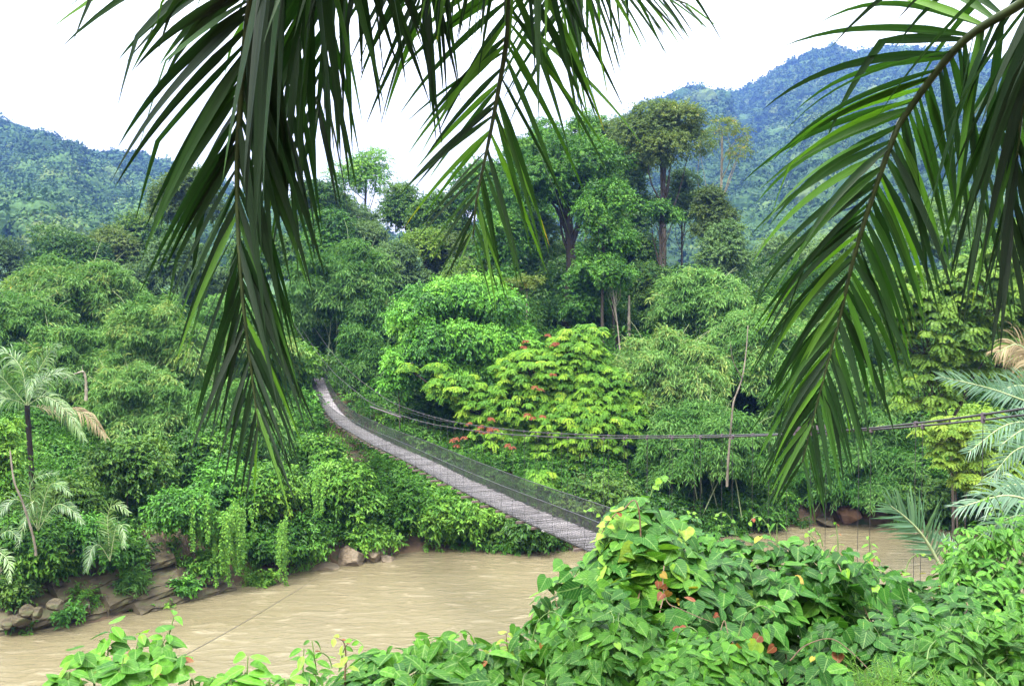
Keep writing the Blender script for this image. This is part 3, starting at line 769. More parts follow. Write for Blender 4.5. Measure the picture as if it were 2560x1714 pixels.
flame('flame_tree', 'sprawling yellow-green feather-leaved tree with red leaf tufts in mid-picture', 550, 322, 498, 230, 86, 2500,
      blobs=[(575, 352, 32, 26, .9), (540, 372, 50, 24, 1), (592, 392, 50, 32, 1.15), (586, 424, 66, 40, 1.5), (520, 400, 42, 26, .8), (500, 440, 34, 24, .7), (560, 460, 46, 36, 1), (436, 366, 10, 4, 3), (408, 366, 6, 3, 4), (455, 385, 30, 14, 1.3), (480, 405, 26, 20, .8), (600, 470, 46, 28, .8), (636, 402, 22, 20, .9), (590, 330, 16, 8, 1.2)],
      red=[(532, 419, 2), (543, 385, 2), (475, 432, 3), (503, 440, 2), (455, 445, 3), (522, 343, 1), (552, 338, 2), (488, 428, 2)], acc=.006, tint=.55)
flame('feathery_tree', 'yellow-green feathery tree filling the right edge behind the frond', 950, 235, 430, 200, 62, 520, 'yellow', trunk=.12, Lr=.85, Ll=.3, acc=.0, tint=.22,
      blobs=[(985, 290, 60, 45, 1), (930, 330, 50, 40, 1), (900, 300, 40, 40, .8), (1000, 350, 50, 30, 1), (925, 385, 40, 30, .8), (1030, 270, 40, 60, .8)])
flame('feathery_tree', 'low yellowish feathery tree under the cable near the right edge', 955, 410, 490, 90, 48, 190, 'yellow', Lr=.55, Ll=.2, tint=.6, trunk=.07,
      blobs=[(955, 432, 36, 18, 1), (985, 470, 34, 22, 1), (945, 455, 16, 14, .6)])
flame('feathery_tree', 'small feathery sapling seen through the bridge mesh at the near end', 552, 468, 520, 60, 80, 60, 'flame', Lr=1.05, Ll=.36, tint=.5, trunk=.1,
      blobs=[(540, 478, 14, 10, 1), (556, 508, 12, 8, 1), (528, 486, 8, 10, .8), (570, 506, 8, 8, .8)])


# ------------------------------------------------------------------ feather palms
def frond_mesh(mb, mid, nseg, nleaf, Lf, wf, ang, grav, nrm, g, t0=.05, tip_tint=0.0, base_tint=.4, tsp=.24, seg=7, sides=(1, -1), twist=.25, sidescale=(1, 1), kink=0.0, tintf=None, fine=False):
    """leaflets of one frond along a midrib polyline (numpy points)"""
    if fine: nleaf = int(nleaf * 1.15)
    m = curve(mid, nseg)
    tgs = unit(np.gradient(m, axis=0))
    cum = np.concatenate([[0], np.cumsum(np.linalg.norm(np.diff(m, axis=0), axis=1))]); tot = cum[-1]
    for si, s in enumerate(sides):
        tt = np.linspace(t0, .995, nleaf) + g.normal(0, .18 / nleaf, nleaf); tt = np.clip(tt, 0, 1)
        ps = np.stack([np.interp(tt * tot, cum, m[:, q]) for q in range(3)], -1)
        tg = unit(np.stack([np.interp(tt * tot, cum, tgs[:, q]) for q in range(3)], -1))
        sd = unit(np.cross(tg, nrm)) * s
        up = unit(np.cross(sd, tg) * s)
        A = (ang[0] + (ang[1] - ang[0]) * (tt - t0) / (1 - t0) + g.normal(0, .07, nleaf))[:, None]
        d = unit(tg * np.cos(A) + sd * np.sin(A) + up * g.normal(.12, .14, (nleaf, 1)))
        rr = (tt - t0) / (1 - t0)
        L = np.array([Lf(q) for q in rr]) * sidescale[si] * g.uniform(.85, 1.1, nleaf)
        w = (.8 if fine else 1) * np.array([wf(q) for q in rr]) * g.uniform(.85, 1.15, nleaf)
        # width direction lies across the leaflet
        wd = unit(np.cross(d, up + g.normal(0, twist, (nleaf, 3))))
        pos = ps.copy(); rows = []
        gv = grav * g.uniform(.7, 1.35, nleaf)
        gk = np.where(g.random(nleaf) < kink, g.integers(3, seg - 1, nleaf), 99)
        for k in range(seg + 1):
            u = k / seg
            wid = w * min(1, .35 + 3.2 * u) * (1 - u ** 1.8) + 1e-4
            n_ = unit(np.cross(wd, d))
            rows.append(np.stack([pos - wd * wid[:, None] * .5 + n_ * wid[:, None] * .16, pos, pos + wd * wid[:, None] * .5 + n_ * wid[:, None] * .16], 1))
            pos = pos + d * (L / seg)[:, None]
            gg = (gv * L / seg * (.6 + 1.6 * u))[:, None] + np.where(gk == k, 1.2, 0)[:, None]
            d = unit(d + gg * np.array([0, 0, -1.]))
            wd = unit(wd - d * np.sum(wd * d, -1, keepdims=True))
        v = np.stack(rows, 1)            # leaf, row, 3, xyz
        nl, nr = v.shape[:2]
        uv = np.zeros((nl, nr, 3, 2), np.float32)
        uv[..., 0] = np.array([-.5, 0, .5]) + g.uniform(0, 40, nl)[:, None, None]
        uv[..., 1] = np.linspace(0, 1, nr)[None, :, None] + g.uniform(0, 9, nl)[:, None, None] + 1
        b = np.arange(nl)[:, None, None, None] * nr * 3
        i = np.arange(nr - 1)[None, :, None, None] * 3
        j = np.arange(2)[None, None, :, None]
        f = (b + i + j + np.array([0, 1, 4, 3]))
        tl = np.clip(base_tint + g.normal(0, tsp, (nl, 1, 1)), 0, .84) + np.zeros((1, nr - 1, 2))
        if tintf is not None: tl = tl + tintf(tt)[:, None, None]
        if tip_tint:
            yes = (g.random(nl) < tip_tint)[:, None, None]
            prof = (np.clip((np.arange(nr - 1) - (nr - 5)) / 4, 0, 1) * g.uniform(.35, 1, (nl, 1)))[:, :, None]
            tl = np.where(yes & (prof > 0), np.clip(np.maximum(tl, tl + (1.0 - tl) * prof), 0, .98), tl)
        mb.add(v.reshape(-1, 3), f.reshape(-1, 4), tl.ravel(), 0, uv.reshape(-1, 2))
    return m


def palm_frond(root, mid, label=None, mat='frond', rach=M_RACHIS, r0=.018, r1=.003, name='frond', **k):
    g = k.pop('g')
    mb = MB(); m = frond_mesh(mb, mid, k.pop('nseg', 50), k.pop('nleaf'), k.pop('Lf'), k.pop('wf'), k.pop('ang'), k.pop('grav'), k.pop('nrm'), g, **k)
    o = mb.build(name, LM[mat], root)
    if label: o['label'] = label
    rb = MB(); tube(rb, m, np.linspace(r0, r1, len(m)), 7)
    rb.build('midrib', rach, o)
    return o


def prof(*pts):
    x, y = zip(*pts)
    return lambda t: float(np.interp(t, x, y))


def Pl(pts): return np.array([P(*q) for q in pts])


TOCAM = np.array([0, -1., .15])
gp = np.random.default_rng(31)
# palm whose crown hangs over the camera
crownA = np.array([-.45, .15, 22.1])
pa = empty('palm_tree', (-1.3, -1.6, float(ground(-1.3, -1.6)) - .1))
tag(pa, 'dark palm overhead whose two long fronds hang from the top left and centre', 'palm tree')
tb = MB(); tube(tb, curve([(-1.3, -1.6, 18.1), (-1.15, -1.2, 19.6), (-.8, -.4, 21.2), tuple(crownA)], 30), np.linspace(.17, .11, 30) * (1 + .07 * np.sin(np.arange(30) * 2.1)), 14)
tb.build('trunk', M_BARK, pa)


def A(pts): return np.concatenate([[crownA], Pl(pts)])


FR = dict(g=gp, nrm=TOCAM, seg=10, fine=True)
palm_frond(pa, A([(300, -230, 2.2), (266, -60, 2.5), (249, 13, 2.7), (240, 110, 2.85), (237, 190, 2.95), (242, 290, 3.0), (252, 375, 3.05), (259, 430, 3.07)]), **FR,
           label='long frond with grey-lit leaflets hanging in front of the bamboo', nleaf=60, Lf=prof((0, .74), (.35, .72), (.55, .62), (.75, .55), (1, .3)), wf=prof((0, .05), (.4, .048), (.6, .034), (.8, .026), (1, .015)),
           ang=(.66, .3), sidescale=(1, 1.1), grav=.55, t0=.5, tip_tint=.3, base_tint=.34, twist=.45, kink=.12)
palm_frond(pa, A([(392, -250, 2.5), (365, -150, 2.7), (345, -70, 2.9), (330, -10, 3.0), (322, 60, 3.1), (318, 110, 3.12)]), **FR,
           label='frond at the top edge with straight dark leaflets hanging between the two long fronds', nleaf=30, Lf=prof((0, .7), (.5, .7), (.8, .6), (1, .4)), wf=prof((0, .04), (.5, .048), (1, .028)),
           ang=(.7, .25), grav=.8, t0=.5, tip_tint=.14, base_tint=.26, twist=.4)
palm_frond(pa, A([(560, -200, 2.6), (528, -90, 2.9), (508, -5, 3.1), (508, 30, 3.15), (499, 87, 3.25), (488, 144, 3.3), (477, 197, 3.33), (473, 238, 3.35)]), **FR,
           label='herringbone frond hanging at the top centre', nleaf=50, Lf=prof((0, .72), (.4, .68), (.7, .6), (.88, .48), (1, .26)), wf=prof((0, .036), (.5, .034), (.8, .027), (1, .014)),
           ang=(1.3, .4), grav=.5, t0=.5, tip_tint=.22, base_tint=.62, sidescale=(.85, 1.1), twist=.3)
palm_frond(pa, A([(500, -150, 2.7), (545, -72, 3.0), (598, -30, 3.2), (648, -10, 3.4), (688, 4, 3.5)]), **FR, sides=(1, 1),
           label='frond along the top edge right of centre with hanging leaflets', nleaf=52, Lf=prof((0, .9), (.4, .7), (.75, .46), (1, .16)), wf=prof((0, .036), (.5, .033), (1, .012)),
           ang=(1.2, .75), grav=1.0, t0=.36, tip_tint=.1, base_tint=.5, twist=.5)
palm_frond(pa, A([(640, -260, 2.9), (615, -160, 3.1), (592, -90, 3.25), (572, -30, 3.35), (560, 30, 3.4)]), **FR,
           label='frond behind the herringbone frond with long leaflets slanting right', nleaf=36, Lf=prof((0, .8), (.5, .76), (1, .45)), wf=prof((0, .036), (.5, .038), (1, .02)),
           ang=(.95, .35), grav=.75, t0=.48, tip_tint=.12, base_tint=.6, twist=.35)
palm_frond(pa, A([(455, -190, 2.7), (440, -110, 2.9), (428, -40, 3.05), (420, 25, 3.15)]), **FR,
           label='short frond at the top edge left of the herringbone frond', nleaf=32, Lf=prof((0, .8), (.5, .76), (1, .45)), wf=prof((0, .034), (.5, .042), (1, .024)),
           ang=(.68, .3), grav=.75, t0=.5, tip_tint=.1, base_tint=.28, twist=.4)
palm_frond(pa, A([(380, -260, 2.3), (350, -140, 2.55), (318, -60, 2.75), (300, 20, 2.9), (292, 100, 3.0), (290, 170, 3.05)]), **FR,
           label='frond overlapping the long grey-lit frond on its right', nleaf=26, Lf=prof((0, .72), (.5, .7), (.8, .6), (1, .4)), wf=prof((0, .042), (.5, .046), (1, .026)),
           ang=(.55, .2), grav=.8, t0=.5, tip_tint=.2, base_tint=.34, twist=.5, kink=.15)
palm_frond(pa, A([(262, -240, 2.5), (225, -150, 2.7), (190, -95, 2.8), (150, -60, 2.9), (128, -34, 2.95)]), **{**FR, 'nrm': np.array([0, -.7, .7])},
           label='frond beyond the top left corner showing only a few leaflet tips', nleaf=14, Lf=prof((0, .42), (.5, .42), (1, .2)), wf=prof((0, .034), (.5, .036), (1, .018)),
           ang=(1.0, .5), grav=2.2, t0=.62, base_tint=.25, twist=.3)

# palm beyond the right edge
crownB = np.array([1.95, 1.7, 21.35])
pb = empty('palm_tree', (2.6, 1.1, float(ground(2.6, 1.1)) - .1))
tag(pb, 'dark palm whose big arching frond sweeps in from the top right', 'palm tree')
tb = MB(); tube(tb, curve([(2.6, 1.1, 18.0), (2.55, 1.15, 19.4), (2.3, 1.4, 20.6), tuple(crownB)], 30), np.linspace(.18, .12, 30) * (1 + .07 * np.sin(np.arange(30) * 2.1)), 14)
tb.build('trunk', M_BARK, pb)


def B(pts): return np.concatenate([[crownB], Pl(pts)])


palm_frond(pb, B([(1085, -50, 2.35), (1026, 0, 2.5), (962, 42, 2.7), (909, 109, 2.9), (890, 146, 2.95), (857, 245, 3.1), (840, 315, 3.2), (824, 376, 3.25), (802, 462, 3.3)]), **FR,
           label='arching frond with a black midrib hanging in front of the right mountain', nleaf=56, Lf=prof((0, .62), (.3, .6), (.6, .54), (.8, .46), (1, .26)), wf=prof((0, .036), (.4, .036), (.8, .03), (1, .015)),
           ang=(.95, .36), grav=1.15, t0=.41, tip_tint=.22, base_tint=.5, sidescale=(1., .95), twist=.4, kink=.1)
palm_frond(pb, B([(1120, -120, 2.0), (1078, -60, 2.15), (1046, 0, 2.3), (1024, 90, 2.45), (1014, 180, 2.55), (1010, 240, 2.6)]), **FR,
           label='frond with broad dark leaflets hanging down the right picture edge', nleaf=24, Lf=prof((0, .62), (.5, .62), (1, .4)), wf=prof((0, .04), (.5, .045), (1, .027)),
           ang=(.5, .22), grav=1.0, t0=.3, tip_tint=.15, base_tint=.2, twist=.5)
palm_frond(pb, B([(1090, -90, 2.4), (1055, -30, 2.6), (1026, 30, 2.8), (1002, 100, 2.9), (988, 170, 3.0), (980, 235, 3.05)]), **FR,
           label='pale-lit leaflets hanging in the top right corner', nleaf=14, Lf=prof((0, .55), (.5, .62), (1, .42)), wf=prof((0, .034), (.5, .038), (1, .02)),
           ang=(.4, .22), grav=1.3, t0=.3, tip_tint=.15, base_tint=.3, twist=.6)


# mid-distance palms
def small_palm(name, label, crown, base, fronds, g, mat='fan', trunk=.12, barkm=M_DBARK, L=.8, w=.05, grav=1.2, nleaf=34, cat='palm tree', nrm=(0, -.8, .6), ang=(1.1, .4)):
    base = np.array(base, float); base[2] = float(ground(base[0], base[1])) - .15
    root = empty(name, base); tag(root, label, cat)
    if trunk:
        tm = MB(); tube(tm, curve([base, (base + crown) / 2 + [.15, 0, 0], crown], 24), np.linspace(trunk * 1.15, trunk, 24) * (1 + .06 * np.sin(np.arange(24) * 2.)), 10)
        tm.build('trunk', barkm, root)
    for fr in fronds:
        pts, kw = fr if isinstance(fr, tuple) else (fr, {})
        kw = dict(kw)
        mid = np.concatenate([[crown], Pl(pts)])
        Lx = kw.pop('L', L); wx = kw.pop('w', w)
        palm_frond(root, mid, label=kw.pop('label', None), mat=kw.pop('mat', mat), rach=M_PRACHIS, r0=kw.pop('r0', .03), r1=.006, g=g, nseg=26, nleaf=kw.pop('nleaf', nleaf),
                   Lf=prof((0, Lx * .5), (.3, Lx), (.7, Lx * .8), (1, Lx * .4)), wf=prof((0, wx * .7), (.5, wx), (1, wx * .5)), ang=kw.pop('ang', ang), grav=kw.pop('grav', grav),
                   nrm=np.array(kw.pop('nrm', nrm)), t0=kw.pop('t0', .12), base_tint=kw.pop('tint', .5), seg=5, twist=.2)
    return root


gq = np.random.default_rng(8)
cL = P(27, 405, 62)
small_palm('palm_tree', 'slender palm with arching silvery fronds at the left edge', cL, P(31, 485, 63),
           [[(22, 370, 62), (4, 352, 62), (-25, 362, 61.5)], [(38, 372, 62), (50, 352, 62), (58, 345, 61.5)], ([(45, 396, 62), (66, 410, 61.5), (84, 438, 61)], dict(tint=.8, label='frond with yellowing tips on the right of the crown')),
            [(12, 388, 61.5), (-5, 372, 61), (-30, 372, 61)], [(15, 400, 61), (0, 398, 60.5), (-20, 412, 60)], [(40, 382, 63), (60, 372, 63.5), (80, 380, 64)], [(30, 385, 60.5), (32, 378, 59.5), (30, 392, 58.5)],
            ([(60, 410, 64), (86, 414, 64), (106, 436, 64)], dict(mat='dry', tint=.6, label='withered pale frond'))], gq, mat='green_palm', L=1.45, w=.1, ang=(.95, .35), grav=2.4, trunk=.17, nleaf=40)
cR = P(38, 530, 56)
small_palm('understorey_palm', 'low palm with drooping green fronds below the left palm trunk', cR, P(36, 545, 57),
           [[(48, 488, 55.5), (60, 484, 55), (70, 494, 54.5)], [(30, 490, 56), (38, 476, 55.5), (58, 472, 55)], [(55, 505, 55.5), (70, 508, 55), (82, 522, 54.5)], ([(20, 500, 55), (5, 506, 54.5), (-8, 530, 54)], dict(tint=.3)), [(35, 500, 54), (25, 520, 53.5), (18, 545, 53)]], gq, mat='green_palm', L=.85, w=.11, trunk=0)
cY = P(110, 560, 57.5)
small_palm('understorey_palm', 'low palm with one yellow frond above the rock ledges', cY, P(108, 565, 63),
           [([(108, 515, 57.5), (116, 504, 57), (128, 512, 56.5)], dict(tint=.98, label='yellow frond')), ([(116, 528, 57), (122, 526, 56.5), (124, 545, 56)], dict(tint=.7)), ([(100, 545, 57), (92, 548, 56.5), (86, 570, 56)], dict(tint=.15))], gq, mat='green_palm', L=.9, w=.12, trunk=0, nleaf=26)
small_palm('understorey_palm', 'ragged low palm with dry yellow leaflets at the left picture edge', P(-8, 545, 54), P(-8, 570, 55),
           [([(0, 552, 53.5), (8, 560, 53), (10, 580, 52.5)], dict(tint=.98, label='dry yellow frond')), ([(0, 535, 53.5), (10, 530, 53), (20, 540, 52.5)], dict(tint=.4))], gq, mat='green_palm', L=.7, w=.1, trunk=0, nleaf=22)
cS = P(1075, 415, 19)
small_palm('palm_tree', 'silvery blue-green palm reaching in from the right edge above the cable', cS, P(1100, 560, 19.5),
           [[(1030, 402, 18.6), (990, 388, 18.3), (940, 376, 18)], [(1040, 420, 18.2), (1005, 425, 17.8), (968, 452, 17.5)], [(1050, 395, 19), (1020, 385, 19), (995, 392, 19)], [(1045, 440, 18), (1015, 450, 17.7), (990, 478, 17.5)],
            [(1050, 425, 17.5), (1025, 428, 17), (1000, 445, 16.7)],
            ([(1045, 375, 19.5), (1020, 345, 19.5), (996, 352, 19.3)], dict(mat='dry', L=.85, grav=2.5, label='dead straw-brown frond hanging at the top of the crown')),
            ([(1060, 378, 20), (1030, 352, 20), (1005, 362, 19.8)], dict(mat='dry', L=.7, grav=2.5, tint=.3))], gq, L=.66, w=.046, grav=.7, trunk=.16, nleaf=50, nrm=(-.1, -.9, .4))
cT = P(948, 580, 13.4)
small_palm('young_palm', 'young pale blue-green palm frond standing up before the river', cT, P(952, 640, 13.5),
           [([(926, 540, 13.3), (908, 519, 13.2), (888, 503, 13.1)], dict(t0=.25, nleaf=30)), ([(955, 560, 13.8), (950, 545, 14), (935, 535, 14.1)], dict(L=.3))], gq, L=.74, w=.05, grav=.25, trunk=.05, nleaf=30, nrm=(.1, -1, .1), ang=(.95, .35), cat='palm')
cU = P(1085, 560, 12.5)
small_palm('young_palm', 'glossy drooping palm frond coming in low from the right edge', cU, P(1100, 640, 12.6),
           [([(1050, 515, 12.3), (1010, 495, 12.1), (958, 507, 12)], dict(grav=2.2, label='frond with bright glossy upper leaflets')), ([(1055, 530, 12.6), (1020, 515, 12.5), (985, 530, 12.4)], dict(grav=2.0)), ([(1060, 510, 13), (1030, 485, 13), (1000, 486, 13)], dict(grav=1.6))], gq, L=.58, w=.042, trunk=.07, nleaf=46, cat='palm')


def nest_fern():
    g = np.random.default_rng(4)
    c = P(622, 334, 104); ft = c.copy(); ft[2] = float(ground(c[0], c[1])) - .1
    root = empty('nest_fern', ft); tag(root, 'large strap-leaved fern on a brown stump at the edge of the clearing', 'fern')
    tm = MB(); tube(tm, curve([ft, ft + [0, 0, .6], c - [0, 0, .1]], 8), np.linspace(1.0, .75, 8), 12); tm.build('stump', M_DBARK, root)
    mb = MB(); n = 40
    az = g.uniform(0, 6.28, n); el = g.uniform(.3, 1.2, n)
    d = np.stack([np.cos(az) * np.cos(el), np.sin(az) * np.cos(el), np.sin(el)], -1)
    for q in range(n):
        L = g.uniform(1.6, 2.8); p = [c + d[q] * L * t - np.array([0, 0, 1.2]) * t * t for t in np.linspace(0, 1, 6)]
        p = np.array(p); sd = unit(np.cross(d[q], [0, 0, 1.]))
        w = np.array([.1, .2, .26, .24, .16, .02])[:, None]
        v = np.stack([p - sd * w * .6, p - [0, 0, .04], p + sd * w * .6], 1).reshape(-1, 3)
        f = [(i * 3 + j, i * 3 + j + 1, i * 3 + j + 4, i * 3 + j + 3) for i in range(5) for j in range(2)]
        mb.add(v, f, np.full(10, g.uniform(.2, .9)))
    mb.build('leaves', LM['mid'], root)


nest_fern()


# ------------------------------------------------------------------ leaning pale trunk, snag, creepers
def bare_trunk(name, label, pts, r0, r1, mat=M_PALE, twigs=(), cat='tree trunk'):
    p = Pl(pts); ft = p[0].copy()
    root = empty(name, ft); tag(root, label, cat)
    mb = MB(); c = curve(p, 30); tube(mb, c, np.linspace(r0, r1, 30) * (1 + .12 * np.sin(np.arange(30) * 1.7)), 8)
    mb.build('trunk', mat, root)
    for tw in twigs:
        b = MB(); t = curve(Pl(tw), 10); tube(b, t, np.linspace(r1, r1 * .3, 10), 5); b.build('branch', mat, root)
    return root


bare_trunk('bare_trunk', 'thin pale bare trunk leaning among the bamboo on the right bank', [(727, 486, 74), (728, 462, 74), (730, 438, 74), (732, 415, 74), (734, 400, 74.2), (742, 378, 74.5), (746, 352, 75), (748, 325, 76)], .11, .04, M_PBARK,
           twigs=[[(742, 378, 74.5), (733, 360, 74), (730, 340, 74)]])
bare_trunk('bare_trunk', 'white-barked thin trunk below the left palm', [(36, 555, 53), (35, 545, 53), (31, 528, 53), (22, 500, 53), (14, 480, 53), (10, 450, 53.5)], .08, .05, M_PBARK)
bare_trunk('dead_branch', 'bleached broken branch sticking out of the bamboo beside the left palm', [(86, 400, 66), (86, 385, 66), (84, 372, 66), (76, 373, 65.5), (64, 378, 65)], .12, .03, twigs=[[(84, 376, 66), (82, 367, 66), (84, 364, 66)]], cat='branch')
bare_trunk('bare_trunk', 'thin white stem standing in the shade right of the thick dark trunk', [(629, 336, 106), (629, 315, 106), (629, 295, 106)], .2, .12)
bare_trunk('bare_trunk', 'slim grey stem between the thick dark trunk and the white stem', [(614, 336, 108), (613, 310, 108), (613, 280, 108)], .16, .1, M_BARK)


def creeper(label, px, ytop, ybot, d, wpx, n, seed):
    g = np.random.default_rng(seed)
    o = P(px, ytop, d); root = empty('hanging_creeper', o); tag(root, label, 'creeper')
    mb, tm = MB(), MB()
    for i in range(n):
        x = px + g.uniform(-.5, .5) * wpx; L = (ybot - ytop) * g.uniform(.45, 1)
        y0 = ytop + g.uniform(-6, 6); dd = d + g.uniform(-1, 1)
        a = P(x, y0, dd); b = P(x + g.normal(0, 2), y0 + L, dd)
        c = curve([a, (a + b) / 2 + [g.normal(0, .12), -.2, 0], b], 14)
        tube(tm, c, .012, 3)
        m = int(L * 3.2); t = g.uniform(0, 1, m)
        p = np.stack([np.interp(t, np.linspace(0, 1, 14), c[:, q]) for q in range(3)], -1) + g.normal(0, .06, (m, 3))
        dr = unit(np.stack([g.choice([-1., 1.], m) * .7, g.normal(-.2, .3, m), g.normal(-.6, .25, m)], -1))
        leaves(mb, p, dr, unit(np.stack([g.normal(0, .3, m), -np.ones(m), g.normal(.9, .3, m)], -1)), .17 * g.uniform(.7, 1.2, m), .65, np.clip(g.normal(.62, .16, m), 0, 1), .05, .2)
    tm.build('stem', M_STEM, root); mb.build('leaves', LM['mid'], root, smooth=False)


creeper('curtain of creeper strands hanging to the rock ledge below the left frond', 222, 515, 585, 63, 18, 12, 1)
creeper('dense creeper curtain hanging beside the ledge creeper, above the waterline', 240, 505, 572, 64, 24, 14, 2)
creeper('long narrow creeper reaching the water between curtain and sandstone outcrop', 283, 520, 588, 65.5, 9, 8, 3)
creeper('thin creeper strands under the far bank shrubs left of the outcrop', 318, 470, 520, 70, 16, 8, 4)
creeper('short creeper fringe over the bank behind the yellow frond', 200, 500, 548, 62, 20, 10, 5)


# ------------------------------------------------------------------ rocks
def rock_beds(name, label, beds, mat=M_ROCK, seed=0):
    """tilted sandstone beds: each a slab with a broken edge; (p0, p1 along the outcrop, depth back, thickness)"""
    g = np.random.default_rng(seed)
    mb = MB()
    org = np.array(beds[0][0], float)
    for (a, b, back, th, rise) in beds:
        a = np.array(a, float); b = np.array(b, float)
        n, m, q = 34, 9, 4
        t = np.linspace(0, 1, n)
        e = a[None] + (b - a)[None] * t[:, None]
        ax = unit(b - a); bk = unit(np.array([-ax[1], ax[0], 0])); bk = bk if bk[1] > 0 else -bk
        S = np.linspace(0, 1, m)
        top = np.zeros((n, m, 3))
        off = .35 * fbm(t * 9, t * 0 + g.uniform(0, 99), 3, 3)
        for k, s in enumerate(S):
            top[:, k] = e + bk * (back * s + off * (1 - s))[:, None] + np.array([0, 0, 1.]) * (rise * s + .16 * fbm(t * 7, t * 0 + s * 4, 8, 3))[:, None]
        prof_ = [(0, 0), (.08, -.25), (.02, -.6), (.14, -1)]
        front = np.stack([top[:, 0] + bk * (o * th + .12 * fbm(t * 14, t * 0 + o * 30, 4, 2))[:, None] + np.array([0, 0, z * th]) for o, z in prof_], 1)
        sheet = np.concatenate([front[:, ::-1][:, :-1], top], 1)
        N, Mm = sheet.shape[:2]
        # close the ends
        i, j = np.meshgrid(np.arange(N - 1), np.arange(Mm - 1), indexing='ij')
        f = np.stack([i * Mm + j, (i + 1) * Mm + j, (i + 1) * Mm + j + 1, i * Mm + j + 1], -1).reshape(-1, 4)
        mb.add(sheet.reshape(-1, 3), f)
        for e_ in (0, N - 1):
            row = sheet[e_]; low = row.copy(); low[:, 2] -= th * 1.2; low = low + ax * (-.1 if e_ == 0 else .1)
            vv = np.concatenate([row, low]); f2 = [(k, k + 1, Mm + k + 1, Mm + k) for k in range(Mm - 1)]
            mb.add(vv, f2)
    o = mb.build(name, mat, None, smooth=False, origin=org)
    tag(o, label, 'rock')
    return o


def Pz(px, py, z):
    """point on the view ray through the pixel at height z"""
    a = P(px, py, 1.); c = np.array([0, 0, EYE]); k = (z - EYE) / (a[2] - EYE)
    return c + (a - c) * k


def bed(x0, y0, x1, y1, d0, d1, back, th, rise): return (P(x0, y0, d0), P(x1, y1, d1), back * .9, th * .55, rise * 1.25)


rock_beds('rock_ledge', 'upper tilted brown rock ledge on the left bank', [bed(-30, 612, 120, 560, 56, 62, 3, 1.0, 1.2), bed(60, 600, 175, 556, 57.5, 63, 2.5, .8, 1.0), bed(118, 580, 200, 545, 61, 66, 2.5, .9, 1.2)], seed=2)
rock_beds('rock_ledge', 'long lower rock slab running down to the river on the left', [bed(-30, 636, 90, 606, 54.6, 57.8, 3, 1.1, 1.0), bed(70, 622, 215, 574, 57, 63.6, 2.2, .9, .7), bed(110, 604, 212, 566, 58.5, 64.5, 2, .7, .8), bed(140, 612, 235, 585, 59.2, 64.5, 1.2, .6, .4)], seed=3)
rock_beds('rock_ledge', 'ochre leaf-littered rock slab above the long lower slab', [bed(110, 585, 205, 548, 60, 65.5, 3, .9, 1.5)], noise_mat('ochre_rock', (.03, .021, .012), (.1, .07, .04), 1.5, .85, .8, .1, c3=(.05, .055, .02)), seed=4)


def boulder(name, label, c, size, seed, mat=M_ROCK, cuts=5):
    g = np.random.default_rng(seed)
    n, m = 56, 36
    th, ph = np.meshgrid(np.linspace(0, 2 * math.pi, n, endpoint=False), np.linspace(0, math.pi, m), indexing='ij')
    d = np.stack([np.sin(ph) * np.cos(th), np.sin(ph) * np.sin(th), np.cos(ph)], -1)
    r = np.ones(d.shape[:2])
    for _ in range(cuts * 2):
        nrm = unit(g.normal(0, 1, 3)); h = g.uniform(.45, .75)
        q = d @ nrm; r = np.where(q > 1e-3, np.minimum(r, h / np.maximum(q, 1e-3)), r)
    r = r * (1 + .08 * fbm(th * 2, ph * 4, seed, 3))
    v = d * r[..., None] * np.array(size)
    i, j = np.meshgrid(np.arange(n), np.arange(m - 1), indexing='ij')
    f = np.stack([i * m + j, i * m + j + 1, ((i + 1) % n) * m + j + 1, ((i + 1) % n) * m + j], -1).reshape(-1, 4)
    mb = MB(); mb.add(v.reshape(-1, 3), f)
    o = mb.build(name, mat, None, smooth=False); o.location = tuple(float(q) for q in c)
    return tag(o, label, 'rock')


M_SAND = noise_mat('sandstone', (.055, .043, .028), (.14, .11, .075), 1.1, .8, .7, .1, stretch=(1, 1, .5), detail=8, c3=(.09, .075, .05))
boulder('rock', 'pale sandstone outcrop at the waterline below the bridge', P(350, 566, 71) + [0, .4, .2], (1.9, 1.6, 1.5), 5, M_SAND, 12)
boulder('rock', 'smaller grey sandstone block right of the pale outcrop', P(372, 558, 71.8) + [0, .5, .2], (1.4, 1.2, 1.3), 6, M_SAND, 12)
boulder('rock', 'low flat rock right of the grey sandstone block', P(386, 559, 72) + [0, .3, 0], (.8, .8, .5), 16, M_SAND)
boulder('rock', 'low brown rock shelf left of the pale outcrop', P(316, 570, 69.5) + [0, .6, -.1], (1.8, 1.2, .6), 7, M_SAND)
boulder('rock', 'orange-brown boulder on the far right landing', P(848, 517, 84.5), (1.3, 1.2, 1.1), 8, noise_mat('orange_rock', (.13, .075, .045), (.24, .15, .1), 1.5, .85, .6, .08))
boulder('rock', 'small grey boulder left of the orange-brown one', P(826, 522, 83.6), (1.0, .9, .7), 9, M_ROCK)
for k, (x, y, s, lb) in enumerate([(28, 610, .5, 'loose stone topmost of the small heap at the left waterline'), (22, 618, .6, 'rounded stone in the middle of the small heap at the left waterline'), (38, 612, .45, 'loose stone rightmost of the small heap at the left waterline'), (10, 622, .55, 'loose stone leftmost of the small heap at the left waterline'), (55, 604, .5, 'single stone on the grass between the two long ledges')]):
    boulder('stone', lb, P(x, y, 55.3), (s, s, s * .8), 30 + k, M_ROCK, 3)

